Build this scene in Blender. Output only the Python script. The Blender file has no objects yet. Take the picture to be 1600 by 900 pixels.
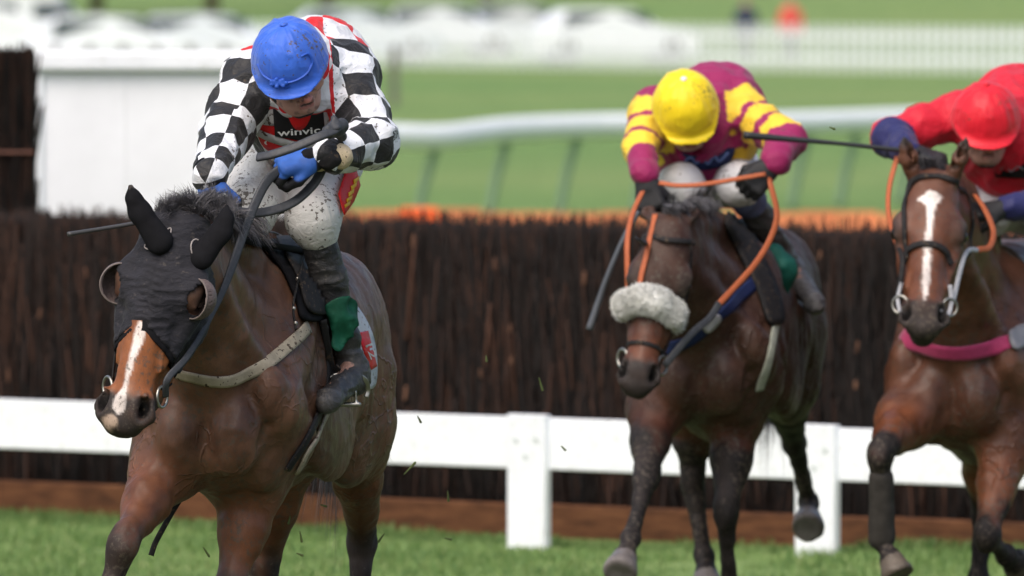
import bpy, math, random
import numpy as np
random.seed(7); RNG = np.random.RandomState(11)
sc = bpy.context.scene
COL = sc.collection
V = lambda *a: np.array(a, float)
# ---------------------------------------------------------------- camera, sky, sun, exposure
FPX = 400/36*1600.0
CAMH = 2.5
PITCH = math.atan(500/FPX)
cd = bpy.data.cameras.new('camera'); cam = bpy.data.objects.new('camera', cd); COL.objects.link(cam)
cd.sensor_width = 36; cd.lens = 400; cd.clip_start = .5; cd.clip_end = 6000
cam.location = (0, 0, CAMH); cam.rotation_euler = (math.pi/2-PITCH, 0, 0)
cd.dof.use_dof = True; cd.dof.focus_distance = 32.45; cd.dof.aperture_fstop = 6.6
sc.camera = cam
SUN_EL, SUN_AZ = math.radians(52), math.radians(-28)       # azimuth from straight behind the camera, negative = from the left
w = bpy.data.worlds.new('World'); sc.world = w; w.use_nodes = True
nt = w.node_tree; bg = nt.nodes['Background']
sky = nt.nodes.new('ShaderNodeTexSky'); sky.sky_type = 'NISHITA'; sky.sun_disc = False
sdir = V(math.sin(SUN_AZ)*math.cos(SUN_EL), -math.cos(SUN_AZ)*math.cos(SUN_EL), math.sin(SUN_EL))
sky.sun_elevation = SUN_EL; sky.sun_rotation = math.atan2(sdir[0], sdir[1])
sky.air_density = 1.0; sky.dust_density = 5.0; sky.ozone_density = .5
nt.links.new(sky.outputs[0], bg.inputs[0]); bg.inputs[1].default_value = .15
sd_ = bpy.data.lights.new('sun', 'SUN'); sun = bpy.data.objects.new('sun', sd_); COL.objects.link(sun)
sd_.energy = 1.0; sd_.angle = math.radians(60); sd_.color = (1, .985, .97)
import mathutils
sun.rotation_euler = mathutils.Vector(tuple(sdir)).to_track_quat('Z', 'Y').to_euler()
sc.view_settings.view_transform = 'Standard'; sc.view_settings.look = 'None'
sc.view_settings.gamma = 1; sc.view_settings.exposure = 0.42

def Q(px, py, Y):
    """the point at distance Y (world) seen at a place of the photograph"""
    x = (px-800)/FPX; u = (450-py)/FPX
    c, s = math.cos(PITCH), math.sin(PITCH)
    t = Y/(c+u*s)
    return V(x*t, Y, CAMH+t*(-s+u*c))
def nrm(v): return v/np.linalg.norm(v)

# ---------------------------------------------------------------- tagging
def tag(o, label=None, cat=None, group=None, kind=None):
    if label: o['label'] = label
    if cat: o['category'] = cat
    if group: o['group'] = group
    if kind: o['kind'] = kind
    return o
def empty(name, loc, label=None, cat=None, group=None):
    o = bpy.data.objects.new(name, None); COL.objects.link(o); o.location = tuple(loc); o.empty_display_size = .1
    return tag(o, label, cat, group)
def wloc(o):
    p = V(*o.location)
    while o.parent is not None:
        o = o.parent; p = p+V(*o.location)
    return p
def link(name, me, mat, parent=None, origin=None, smooth=True):
    """me holds WORLD coordinates; the object's origin is moved to origin (or its parent's)"""
    o = bpy.data.objects.new(name, me); COL.objects.link(o)
    if mat is not None:
        for m in (mat if isinstance(mat, (list, tuple)) else [mat]): me.materials.append(m)
    pw = wloc(parent) if parent is not None else V(0, 0, 0)
    if origin is None:
        n = len(me.vertices); co = np.empty(n*3, np.float32); me.vertices.foreach_get('co', co); co = co.reshape(-1, 3)
        origin = co.mean(0).astype(float) if n else V(0, 0, 0)
        if parent is None: origin[2] = co[:, 2].min()
    n = len(me.vertices); co = np.empty(n*3, np.float32); me.vertices.foreach_get('co', co)
    co = (co.reshape(-1, 3)-np.asarray(origin, np.float32)).ravel(); me.vertices.foreach_set('co', co)
    if parent is not None: o.parent = parent
    o.location = tuple(np.asarray(origin)-pw)
    if smooth: me.polygons.foreach_set('use_smooth', np.ones(len(me.polygons), bool))
    me.update()
    return o
def mesh_np(name, verts, faces, attrs=None):
    me = bpy.data.meshes.new(name)
    verts = np.asarray(verts, np.float32)
    faces = np.asarray(faces)
    k = faces.shape[1]
    me.vertices.add(len(verts)); me.vertices.foreach_set('co', verts.ravel())
    me.loops.add(faces.size); me.loops.foreach_set('vertex_index', faces.astype(np.int32).ravel())
    me.polygons.add(len(faces)); me.polygons.foreach_set('loop_start', np.arange(0, faces.size, k, dtype=np.int32))
    me.polygons.foreach_set('loop_total', np.full(len(faces), k, np.int32))
    me.update(calc_edges=True)
    for an, av in (attrs or {}).items():
        av = np.asarray(av, np.float32)
        if av.ndim == 2:
            if av.shape[1] == 3: av = np.concatenate([av, np.ones((len(av), 1), np.float32)], 1)
            a = me.attributes.new(an, 'FLOAT_COLOR', 'POINT'); a.data.foreach_set('color', av.ravel())
        else:
            a = me.attributes.new(an, 'FLOAT', 'POINT'); a.data.foreach_set('value', av)
    return me

# ---------------------------------------------------------------- noise in numpy
def _hash(i, j, k, s):
    h = (i*374761393+j*668265263+k*1274126177+s*974711) & 0xffffffff
    h = ((h ^ (h >> 13))*1274126177) & 0xffffffff
    return ((h ^ (h >> 16)) & 0xffff)/65535.0
def noise(p, scale=1.0, seed=0):
    """value noise, -1..1"""
    q = np.asarray(p, float)*scale; i = np.floor(q).astype(np.int64); f = q-i; f = f*f*(3-2*f)
    r = 0
    for a in (0, 1):
        for b in (0, 1):
            for c in (0, 1):
                wt = (f[:, 0] if a else 1-f[:, 0])*(f[:, 1] if b else 1-f[:, 1])*(f[:, 2] if c else 1-f[:, 2])
                r = r+wt*_hash(i[:, 0]+a, i[:, 1]+b, i[:, 2]+c, seed)
    return r*2-1
def fbm(p, scale, seed=0, n=3):
    return sum(noise(p, scale*2**i, seed+i*17)*.5**i for i in range(n))
def sstep(a, b, x):
    t = np.clip((x-a)/(b-a), 0, 1); return t*t*(3-2*t)
def mix(a, b, t):
    t = np.asarray(t)[:, None]; return a*(1-t)+np.asarray(b)*t

# ---------------------------------------------------------------- distance-field sculpting
class SD:
    def __init__(self): self.pr = []; self.post = None
    def rc(self, a, b, ra, rb, k=.03, flat=None, op=0):
        a = np.asarray(a, float); b = np.asarray(b, float)
        c = (a+b)/2; R = np.linalg.norm(b-a)/2+max(ra, rb)*(max(1, flat[1]) if flat else 1)
        if flat: flat = (nrm(np.asarray(flat[0], float)), flat[1])
        def f(p, a=a, ab=b-a, ra=ra, rb=rb, flat=flat):
            L = max(ab@ab, 1e-9)
            t = np.clip(((p-a)@ab)/L, 0, 1)
            v = p-a-t[:, None]*ab
            m = (v*v).sum(1)
            if flat:
                vn = v@flat[0]; m = m-vn*vn+(vn/flat[1])**2
                return (np.sqrt(m)-(ra+(rb-ra)*t))*min(1, flat[1]*1.1)
            return np.sqrt(m)-(ra+(rb-ra)*t)
        self.pr.append((f, c, R, k, op)); return self
    def el(self, c, r, ax=None, k=.03, op=0):
        c = np.asarray(c, float); r = np.asarray(r, float); A = np.eye(3) if ax is None else np.array([nrm(x) for x in ax])
        def f(p, c=c, r=r, A=A):
            q = (p-c)@A.T
            k0 = np.sqrt(((q/r)**2).sum(1)); k1 = np.sqrt(((q/(r*r))**2).sum(1))
            return np.where(k1 > 1e-6, k0*(k0-1)/np.maximum(k1, 1e-6), -r.min())
        self.pr.append((f, c, r.max(), k, op)); return self
    def chain(self, pts, rad, k=.03, flat=None):
        for i in range(len(pts)-1): self.rc(pts[i], pts[i+1], rad[i], rad[i+1], k, flat)
        return self
    def ev(self, p, m=.12):
        p = np.asarray(p, float); d = np.full(len(p), 1.0)
        for f, c, R, k, op in self.pr:
            q = ((p-c)**2).sum(1) < (R+m+k)**2
            if not q.any(): continue
            x = f(p[q]); y = d[q]
            if op == 0:
                h = np.maximum(k-np.abs(x-y), 0)/k; d[q] = np.minimum(x, y)-h*h*k/4
            else:
                x = -x; h = np.maximum(k-np.abs(x-y), 0)/k; d[q] = np.maximum(x, y)+h*h*k/4
        if self.post is not None: d = self.post(p, d)
        return d
    def grad(self, p, e=.002):
        g = np.zeros_like(p)
        for s in ((1, -1, -1), (-1, -1, 1), (-1, 1, -1), (1, 1, 1)):
            s = np.array(s, float); g += s*self.ev(p+s*e)[:, None]
        n = np.linalg.norm(g, axis=1)[:, None]; return g/np.maximum(n, 1e-9)
    def bounds(self):
        P = [x for x in self.pr if x[4] == 0]
        return np.min([c-R for f, c, R, k, o in P], 0), np.max([c+R for f, c, R, k, o in P], 0)
    def proj(self, P, off=0., it=6):
        P = np.array(P, float)
        for _ in range(it):
            d = self.ev(P, .5); P = P-self.grad(P)*(d-off)[:, None]*.8
        return P
    def march(self, P, dr, off=0., far=3.):
        """from P along dr to the surface"""
        P = np.array(P, float); dr = nrm(np.asarray(dr, float)); t = np.zeros(len(P))
        for _ in range(60):
            d = self.ev(P+t[:, None]*dr, 1.5)-off
            t = np.where(t < far, t+np.clip(d*.8, -.02, .1), t)
        return P+t[:, None]*dr

def nets(D, org, h):
    S = D < 0
    n = 0; 
    c0 = S[:-1, :-1, :-1]; allc = c0.copy(); anyc = c0.copy()
    for a in (0, 1):
        for b in (0, 1):
            for c in (0, 1):
                q = S[a:S.shape[0]-1+a, b:S.shape[1]-1+b, c:S.shape[2]-1+c]; allc &= q; anyc |= q
    act = anyc & ~allc
    ix = np.argwhere(act); vid = np.full(act.shape, -1, np.int32); vid[act] = np.arange(len(ix))
    corners = [(a, b, c) for a in (0, 1) for b in (0, 1) for c in (0, 1)]
    val = np.stack([D[ix[:, 0]+a, ix[:, 1]+b, ix[:, 2]+c] for a, b, c in corners], 1)
    acc = np.zeros((len(ix), 3)); cnt = np.zeros(len(ix))
    for i, A in enumerate(corners):
        for j, B in enumerate(corners):
            if j > i and sum(abs(A[q]-B[q]) for q in range(3)) == 1:
                m = (val[:, i] < 0) != (val[:, j] < 0)
                t = val[:, i]/np.where(m, val[:, i]-val[:, j], 1)
                pt = np.array(A)+t[:, None]*(np.array(B)-np.array(A))
                acc += np.where(m[:, None], pt, 0); cnt += m
    verts = (ix+acc/np.maximum(cnt, 1)[:, None])*h+org
    F = []
    for ax in range(3):
        s0 = [slice(1, -1)]*3; s1 = [slice(1, -1)]*3; s0[ax] = slice(0, -1); s1[ax] = slice(1, None)
        A = S[tuple(s0)]; B = S[tuple(s1)]
        e = np.argwhere(A != B)
        if not len(e): continue
        sg = A[e[:, 0], e[:, 1], e[:, 2]]
        g = e.copy()
        for q in range(3):
            if q != ax: g[:, q] += 1
        u, v = [(1, 2), (2, 0), (0, 1)][ax]
        def cell(du, dv):
            c = g.copy(); c[:, u] -= du; c[:, v] -= dv; return vid[c[:, 0], c[:, 1], c[:, 2]]
        qd = np.stack([cell(1, 1), cell(0, 1), cell(0, 0), cell(1, 0)], 1)
        qd[~sg] = qd[~sg][:, ::-1]; F.append(qd)
    F = np.concatenate(F); F = F[(F >= 0).all(1)]
    return verts, F
def field_mesh(sd, h, pad=.02):
    lo, hi = sd.bounds(); lo = lo-pad; hi = hi+pad
    B = 8
    nb = np.ceil((hi-lo)/(h*B)).astype(int)+1
    bc = np.stack(np.meshgrid(*[(np.arange(n)+.5)*B*h for n in nb], indexing='ij'), -1).reshape(-1, 3)+lo
    dc = np.concatenate([sd.ev(c, .35) for c in np.array_split(bc, max(1, len(bc)//200000))])
    keep = np.abs(dc) < B*h*1.15+.012
    D = np.repeat(np.repeat(np.repeat(np.where(dc < 0, -1, 1).astype(np.float32).reshape(nb), B, 0), B, 1), B, 2)
    D = np.ascontiguousarray(D); Dv = D.reshape(nb[0], B, nb[1], B, nb[2], B).transpose(0, 2, 4, 1, 3, 5)
    ki = np.argwhere(keep.reshape(nb))
    off = np.stack(np.meshgrid(*[np.arange(B)]*3, indexing='ij'), -1).reshape(-1, 3)
    for ch in np.array_split(ki, max(1, len(ki)//400)):
        pts = ((ch[:, None, :]*B+off[None])*h+lo).reshape(-1, 3)
        d = sd.ev(pts, .06).astype(np.float32).reshape(len(ch), B, B, B)
        Dv[ch[:, 0], ch[:, 1], ch[:, 2]] = d
    D[0] = D[-1] = 1; D[:, 0] = D[:, -1] = 1; D[:, :, 0] = D[:, :, -1] = 1
    return nets(D, lo, h)
def sculpt(name, sd, h, mat, parent, color=None, disp=None, attrs=None, origin=None):
    vs, fs = field_mesh(sd, h)
    at = {}
    if disp is not None: vs = vs+sd.grad(vs)*disp(vs)[:, None]
    if color is not None: at['col'] = np.clip(color(vs), 0, 1)
    for an, fn in (attrs or {}).items(): at[an] = fn(vs)
    return link(name, mesh_np(name, vs, fs, at), mat, parent, origin)

# ---------------------------------------------------------------- curves and boxes
def smooth_path(P, n=8):
    P = np.asarray(P, float)
    if len(P) < 3: 
        t = np.linspace(0, 1, n*2)[:, None]; return P[0]*(1-t)+P[-1]*t
    E = np.vstack([2*P[0]-P[1], P, 2*P[-1]-P[-2]]); out = []
    for i in range(1, len(E)-2):
        for t in np.linspace(0, 1, n, endpoint=False):
            a, b, c, d = E[i-1], E[i], E[i+1], E[i+2]
            out.append(.5*((2*b)+(-a+c)*t+(2*a-5*b+4*c-d)*t*t+(-a+3*b-3*c+d)*t**3))
    out.append(P[-1]); return np.array(out)
def sweep(P, prof, nor=None, scale=None, closed=False):
    """profile (x along side, y along normal) swept along P"""
    P = np.asarray(P, float); n = len(P); T = np.gradient(P, axis=0)
    if closed: T = np.roll(P, -1, 0)-np.roll(P, 1, 0)
    T /= np.maximum(np.linalg.norm(T, axis=1)[:, None], 1e-9)
    if nor is None: nor = np.tile(V(.05, -1, .1), (n, 1))
    nor = np.asarray(nor, float)
    if nor.ndim == 1: nor = np.tile(nor, (n, 1))
    Nn = nor-(nor*T).sum(1)[:, None]*T; ln = np.linalg.norm(Nn, axis=1)[:, None]; Nn = Nn/np.maximum(ln, 1e-6)
    Sd = np.cross(T, Nn); m = len(prof); prof = np.asarray(prof, float)
    sc_ = np.ones(n) if scale is None else np.asarray(scale)
    vs = P[:, None]+Sd[:, None]*(prof[None, :, :1]*sc_[:, None, None])+Nn[:, None]*(prof[None, :, 1:2]*sc_[:, None, None])
    vs = vs.reshape(-1, 3); F = []
    for i in range(n if closed else n-1):
        i2 = (i+1) % n
        for j in range(m): F.append((i*m+j, i*m+(j+1) % m, i2*m+(j+1) % m, i2*m+j))
    if not closed:
        for base, fl in ((0, True), ((n-1)*m, False)):
            c = len(vs); vs = np.vstack([vs, vs[base:base+m].mean(0)])
            for j in range(m):
                q = (base+j, base+(j+1) % m, c, c); F.append(q if not fl else q[::-1])
    return vs, F
def quads_mesh(name, vs, F):
    me = bpy.data.meshes.new(name); me.from_pydata([tuple(v) for v in vs], [], [tuple(dict.fromkeys(f)) for f in F]); me.update(); return me
CIRC = lambda r, n=10: [(r*math.cos(2*math.pi*i/n), r*math.sin(2*math.pi*i/n)) for i in range(n)]
def flatprof(w, t): 
    return [(-w/2, -t/2), (-w/2, t/2), (-w/4, t*.62), (0, t*.66), (w/4, t*.62), (w/2, t/2), (w/2, -t/2)]
def tube(name, P, r, mat, parent=None, n=8, scale=None, closed=False, origin=None):
    P = smooth_path(P, n); sc_ = None if scale is None else np.interp(np.linspace(0, 1, len(P)), np.linspace(0, 1, len(scale)), scale)
    vs, F = sweep(P, CIRC(r), scale=sc_, closed=closed); return link(name, quads_mesh(name, vs, F), mat, parent, origin)
def strap(name, P, w, t, mat, parent=None, nor=None, sd=None, off=0., n=8, closed=False, scale=None, wob=0):
    P = smooth_path(P, n)
    if sd is not None:
        P = sd.proj(P, off+t/2); nor = sd.grad(P, .006)
        for _ in range(3):
            P[1:-1] = (P[:-2]+2*P[1:-1]+P[2:])/4; nor[1:-1] = (nor[:-2]+nor[1:-1]+nor[2:])/3
    if scale is not None: scale = np.interp(np.linspace(0, 1, len(P)), np.linspace(0, 1, len(scale)), scale)
    vs, F = sweep(P, flatprof(w, t), nor, scale, closed=closed); return link(name, quads_mesh(name, vs, F), mat, parent)
class MB:
    def __init__(s): s.v = []; s.f = []; s.n = 0
    def box(s, c, sz, R=None, bev=0):
        c = np.asarray(c, float); sz = np.asarray(sz, float)/2
        P = np.array([(x, y, z) for x in (-1, 1) for y in (-1, 1) for z in (-1, 1)])*sz
        if R is not None: P = P@np.asarray(R)
        s.add(P+c, [(0, 1, 3, 2), (4, 6, 7, 5), (0, 4, 5, 1), (2, 3, 7, 6), (0, 2, 6, 4), (1, 5, 7, 3)]); return s
    def add(s, P, F):
        s.v.append(np.asarray(P)); s.f += [tuple(i+s.n for i in f) for f in F]; s.n += len(P); return s
    def sweep(s, P, prof, nor=None, scale=None): s.add(*sweep(P, prof, nor, scale)); return s
    def build(s, name, mat, parent=None, smooth=False, bevel=0, origin=None):
        o = link(name, quads_mesh(name, np.vstack(s.v), s.f), mat, parent, origin, smooth)
        if bevel:
            b = o.modifiers.new('b', 'BEVEL'); b.width = bevel; b.segments = 2; b.limit_method = 'ANGLE'
        return o

# ---------------------------------------------------------------- materials
class N:
    def __init__(s, name, rough=.6, spec=.4):
        s.m = bpy.data.materials.new(name); s.m.use_nodes = True; s.t = s.m.node_tree; s.b = s.t.nodes['Principled BSDF']
        s.b.inputs['Roughness'].default_value = rough; s.b.inputs['Specular IOR Level'].default_value = spec
    def n(s, ty, **kw):
        x = s.t.nodes.new(ty)
        for k, v in kw.items():
            if hasattr(x, k): setattr(x, k, v)
            else: x.inputs[k].default_value = v
        return x
    def l(s, a, b): s.t.links.new(a, b)
    def noise(s, scale, detail=4, rough=.5, vec=None, dist=0):
        x = s.n('ShaderNodeTexNoise'); x.inputs['Scale'].default_value = scale; x.inputs['Detail'].default_value = detail
        x.inputs['Roughness'].default_value = rough; x.inputs['Distortion'].default_value = dist
        if vec is not None: s.l(vec, x.inputs['Vector'])
        return x.outputs['Fac']
    def obj(s, sc_=(1, 1, 1), rot=(0, 0, 0)):
        t = s.n('ShaderNodeTexCoord'); m = s.n('ShaderNodeMapping'); m.inputs['Scale'].default_value = sc_; m.inputs['Rotation'].default_value = rot
        s.l(t.outputs['Object'], m.inputs['Vector']); return m.outputs[0]
    def ramp(s, fac, stops, interp='LINEAR'):
        r = s.n('ShaderNodeValToRGB'); cr = r.color_ramp; cr.interpolation = interp
        while len(cr.elements) < len(stops): cr.elements.new(.5)
        for e, (p, c) in zip(cr.elements, stops): e.position = p; e.color = (*c, 1) if len(c) == 3 else c
        s.l(fac, r.inputs[0]); return r.outputs[0]
    def mixc(s, fac, a, b, mode='MIX'):
        x = s.n('ShaderNodeMix'); x.data_type = 'RGBA'; x.blend_type = mode
        for sock, v in ((x.inputs[0], fac), (x.inputs[6], a), (x.inputs[7], b)):
            if isinstance(v, (int, float)): sock.default_value = v
            elif isinstance(v, tuple): sock.default_value = (*v, 1)
            else: s.l(v, sock)
        return x.outputs[2]
    def math(s, op, a, b=0., c=None):
        x = s.n('ShaderNodeMath'); x.operation = op
        for i, v in enumerate((a, b) if c is None else (a, b, c)):
            if isinstance(v, (int, float)): x.inputs[i].default_value = v
            else: s.l(v, x.inputs[i])
        return x.outputs[0]
    def attr(s, name, out='Color'):
        x = s.n('ShaderNodeAttribute'); x.attribute_name = name; return x.outputs[out]
    def bump(s, h, dist=.002, strength=.6):
        x = s.n('ShaderNodeBump'); x.inputs['Distance'].default_value = dist; x.inputs['Strength'].default_value = strength
        s.l(h, x.inputs['Height'])
        if s.b.inputs['Normal'].is_linked: s.l(s.b.inputs['Normal'].links[0].from_socket, x.inputs['Normal'])
        s.l(x.outputs[0], s.b.inputs['Normal']); return s
    def col(s, c):
        if isinstance(c, tuple): s.b.inputs['Base Color'].default_value = (*c, 1)
        else: s.l(c, s.b.inputs['Base Color'])
        return s
def mat_plain(name, c, rough=.6, spec=.4, var=.25, scale=40, bump=.001, metal=0, mud=0, sheen=0):
    m = N(name, rough, spec); v = m.obj(); f = m.noise(scale, 5, .6, v)
    d = tuple(x*(1-var) for x in c); e = tuple(min(1, x*(1+var*.6)) for x in c)
    cc = m.ramp(f, [(.3, d), (.7, e)])
    if mud:
        g = m.noise(60, 3, .55, v); mk = m.ramp(g, [(.66-mud*.12, (0, 0, 0)), (.70-mud*.12, (1, 1, 1))])
        cc = m.mixc(mk, cc, (.07, .05, .035))
    m.col(cc); m.b.inputs['Metallic'].default_value = metal
    if sheen: m.b.inputs['Sheen Weight'].default_value = sheen
    if bump: m.bump(f, bump, .5)
    return m.m
# ================================================================ THE SETTING
def ground_z(x, y):
    z = .05*np.exp(-((y-47.5)/1.5)**2)*sstep(.6, 1.8, x)
    far = np.maximum(y-340, 0)
    z = z+.215*sstep(44.6, 41.2, y)*sstep(10, 24, y)
    return z+far*.012*(1+np.clip(x/60, -.5, 1.2))
ys = np.concatenate([np.linspace(-300, 10, 12), np.linspace(14, 60, 93), np.geomspace(61, 3500, 70)]); us = np.linspace(-1, 1, 121); us = .25*us+.75*us**5
G = []; 
for y in ys:
    hw = max(600, y*1.0)
    xx = us*hw; G.append(np.stack([xx, np.full_like(xx, y), ground_z(xx, np.full_like(xx, y))], 1))
G = np.vstack(G); n = len(us)
F = [(r*n+c, r*n+c+1, (r+1)*n+c+1, (r+1)*n+c) for r in range(len(ys)-1) for c in range(n-1)]
m = N('turf', .8, .2); v = m.obj(); 
c1 = m.ramp(m.noise(.9, 6, .6, v), [(.3, (.15, .235, .075)), (.5, (.20, .295, .10)), (.72, (.26, .335, .13))])
c2 = m.ramp(m.noise(.035, 3, .5, v), [(.35, (.8, .95, .8)), (.65, (1.1, 1.05, 1.0))])
cc = m.mixc(1., c1, c2, 'MULTIPLY')
cc = m.mixc(m.ramp(m.noise(30, 3, .6, v), [(.45, (0, 0, 0)), (.8, (.7, .7, .7))]), cc, (.09, .13, .04))
bounce_cut = m.ramp(m.noise(1.6, 6, .65, v), [(.35, (.062, .058, .032)), (.5, (.085, .105, .045)), (.65, (.11, .17, .055))])  # browner unseen turf under the horses, added to cut green bounce light
sx = m.n('ShaderNodeSeparateXYZ'); m.l(v, sx.inputs[0]); nearf = m.ramp(m.math('ADD', m.math('MULTIPLY', sx.outputs[1], .02), m.math('MULTIPLY', m.noise(.7, 5, .65, v), .16)), [(.86, (1, 1, 1)), (.97, (0, 0, 0))])
cc = m.mixc(nearf, cc, bounce_cut); m.col(cc).bump(m.noise(45, 4, .6, v), .03, .8)
gr = link('ground', mesh_np('ground', G, F), m.m, None, V(0, 0, 0)); tag(gr, kind='structure')

# grass: real blades on the strip the camera sees closest to the fence and in front of it
def blades(n, x0, x1, y0, y1, h0, h1, seed):
    r = np.random.RandomState(seed); x = r.uniform(x0, x1, n); y = r.uniform(y0, y1, n); z = ground_z(x, y)
    h = r.uniform(h0, h1, n)*(1+.5*noise(np.stack([x, y, x*0], 1), 1.7, 3)); h = h*np.where(noise(np.stack([x, y, x*0], 1), 2.3, 77) > .45, .35, 1.); a = r.uniform(0, 6.28, n); wd = r.uniform(.0025, .005, n)
    ln = r.uniform(-.6, .6, (n, 2))*h[:, None]
    bx, by = np.cos(a)*wd, np.sin(a)*wd
    p0 = np.stack([x-bx, y-by, z-.005], 1); p1 = np.stack([x+bx, y+by, z-.005], 1)
    p2 = np.stack([x+ln[:, 0]*.4-bx*.6, y+ln[:, 1]*.4-by*.6, z+h*.6], 1); p3 = np.stack([x+ln[:, 0]*.4+bx*.6, y+ln[:, 1]*.4+by*.6, z+h*.6], 1)
    p4 = np.stack([x+ln[:, 0], y+ln[:, 1], z+h], 1)
    vs = np.stack([p0, p1, p2, p3, p4], 1).reshape(-1, 3); i = np.arange(n)[:, None]*5
    f = np.concatenate([i+[0, 1, 3], i+[0, 3, 2], i+[2, 3, 4]]); tint = np.repeat(r.uniform(0, 1, n), 5)
    return vs, f, tint
vs, f, ti = blades(200000, -5.5, 5.5, 43.0, 53, .016, .040, 5)
m = N('grass_blade', .55, .3); tn = m.math('ADD', m.math('MULTIPLY', m.attr('tint', 'Fac'), .55), m.math('MULTIPLY', m.noise(1.3, 4, .6, m.obj()), .45))
m.col(m.ramp(tn, [(.2, (.065, .13, .035)), (.45, (.12, .215, .06)), (.7, (.19, .28, .09)), (.9, (.38, .38, .19))]))
tag(link('grass', mesh_np('grass', vs, f, {'tint': ti}), m.m, None, V(0, 0, 0), False), 'short green turf on the landing side of the fence', 'grass', kind='stuff')

# ---------------------------------------------------------------- steeplechase fence
FA = V(-2.35, 52.3, 0); FD = nrm(V(4.52, -4.0, 0)); FNr = nrm(V(-4.0, -4.52, 0))       # along to the right, towards the camera
fence = empty('steeplechase_fence', FA+FD*3, 'long dark birch steeplechase fence the horses have just jumped', 'fence')
FT = 1.375; x0f, x1f = -4.2, 9.0
mc = N('birch_core', .9, .1); v = mc.obj((18, 18, 1.6)); 
mc.col(mc.ramp(mc.noise(1., 6, .7, v), [(.3, (.006, .004, .004)), (.6, (.022, .013, .010)), (.8, (.05, .026, .016))])).bump(mc.noise(2, 4, .7, v), .03, 1)
R = np.array([FD, -FNr, V(0, 0, 1)])
MB().box(FA+FD*((x0f+x1f)/2)-FNr*.42+V(0, 0, FT/2), (x1f-x0f, .72, FT-.06), R).build('birch_core', mc.m, fence, bevel=.03)
def twigs(n, seed, z0, z1, l0, l1, rr, dep, tintr):
    r = np.random.RandomState(seed); s = r.uniform(x0f, x1f, n); dp = r.uniform(*dep, n); z = r.uniform(z0, z1, n); L = r.uniform(l0, l1, n)
    base = FA+s[:, None]*FD-dp[:, None]*FNr+z[:, None]*V(0, 0, 1)
    top = base+L[:, None]*V(0, 0, 1)+r.normal(0, .11, (n, 1))*L[:, None]*FD+r.normal(0, .05, (n, 1))*L[:, None]*FNr
    top[:, 2] = np.minimum(top[:, 2], FT+.018*noise(np.stack([s, s, s], 1), 2.)+r.normal(0, .020, n))
    rad = r.uniform(*rr, n); t = r.uniform(*tintr, n); t = np.where(t < .92, np.clip(t+.38*fbm(base*V(1, 1, 1.8), 3.4, 9, 3), 0, .92), t)
    vs = []; 
    for k in range(3):
        a = k*2.094; o = np.cos(a)*FD+np.sin(a)*FNr
        vs.append(base+rad[:, None]*o); 
    for k in range(3):
        a = k*2.094; o = np.cos(a)*FD+np.sin(a)*FNr
        vs.append(top+rad[:, None]*o*.75)
    vs = np.stack(vs, 1).reshape(-1, 3); i = np.arange(n)[:, None]*6
    f = np.concatenate([i+[0, 1, 4], i+[0, 4, 3], i+[1, 2, 5], i+[1, 5, 4], i+[2, 0, 3], i+[2, 3, 5], i+[3, 4, 5]])
    return vs, f, np.repeat(t, 6), len(f)
mt = N('birch_twig', .75, .25)
mt.col(mt.ramp(mt.attr('tint', 'Fac'), [(0, (.005, .004, .004)), (.45, (.009, .006, .005)), (.75, (.022, .011, .008)), (.93, (.055, .024, .014)), (1, (.16, .08, .045))]))
A_ = []
for args in ((15000, 1, .0, .95, .3, .8, (.002, .0055), (-.02, .07), (0, .85)), (12000, 2, .55, 1.2, .2, .6, (.002, .005), (-.02, .75), (.1, .9)), (250, 4, .05, 1.1, .15, .5, (.005, .010), (-.05, 0), (.7, .93)), (70, 3, .45, 1.28, .03, .07, (.006, .011), (-.06, -.03), (.93, 1.))):
    A_.append(twigs(*args))
vs = np.vstack([a[0] for a in A_]); off = np.cumsum([0]+[len(a[0]) for a in A_[:-1]]); f = np.vstack([a[1]+o for a, o in zip(A_, off)])
tag(link('birch_twigs', mesh_np('birch_twigs', vs, f, {'tint': np.concatenate([a[2] for a in A_])}), mt.m, fence, None, False), 'packed dark birch twigs with pale cut ends', kind='stuff')
mw = N('rust_board', .8, .2); v = mw.obj((1, 1, 6))
mw.col(mw.ramp(mw.noise(5, 6, .7, v), [(.3, (.05, .022, .012)), (.55, (.13, .055, .026)), (.75, (.20, .09, .045))])).bump(mw.noise(30, 3, .5, v), .004, .6)
b = MB()
for i, s in enumerate(np.arange(x0f, x1f, 1.9)): b.box(FA+FD*(s+.95)+FNr*.10+V(0, 0, .065+.004*(i % 3)), (1.89, .06, .155), R)
b.build('ground_board', mw.m, fence, bevel=.008)

# white guard rail in front of the fence
wp = N('white_paint', .5, .35); v = wp.obj(); wc = wp.ramp(wp.noise(5, 5, .6, v), [(.3, (.76, .79, .84)), (.6, (.84, .87, .92))])
wc = wp.mixc(wp.ramp(wp.noise(26, 5, .7, v), [(.57, (0, 0, 0)), (.72, (.6, .6, .6))]), wc, (.45, .45, .38)); wc = wp.mixc(wp.ramp(wp.noise(3, 3, .6, wp.obj((9, 9, .6))), [(.55, (0, 0, 0)), (.8, (.25, .25, .25))]), wc, (.55, .57, .55)); wp.col(wc); wp.bump(wp.noise(18, 5, .6, v), .0015, .5); WHITE = wp.m
RA = Q(835, 858, 48.95); RA[2] = 0
rail = empty('guard_rail', RA, 'low white board rail standing on the grass in front of the birch fence', 'rail')
b = MB(); 
for s0, s1 in ((-6.3, -2.2), (-2.196, 1.5), (1.504, 6.0)): b.box(RA+FD*((s0+s1)/2)+V(0, 0, .455), (s1-s0, .045, .222), R)
b.build('rail_board', WHITE, rail, bevel=.006)
mb_ = mat_plain('bolt_zinc', (.55, .6, .6), .5, .5, .1, 20, 0)
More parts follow.
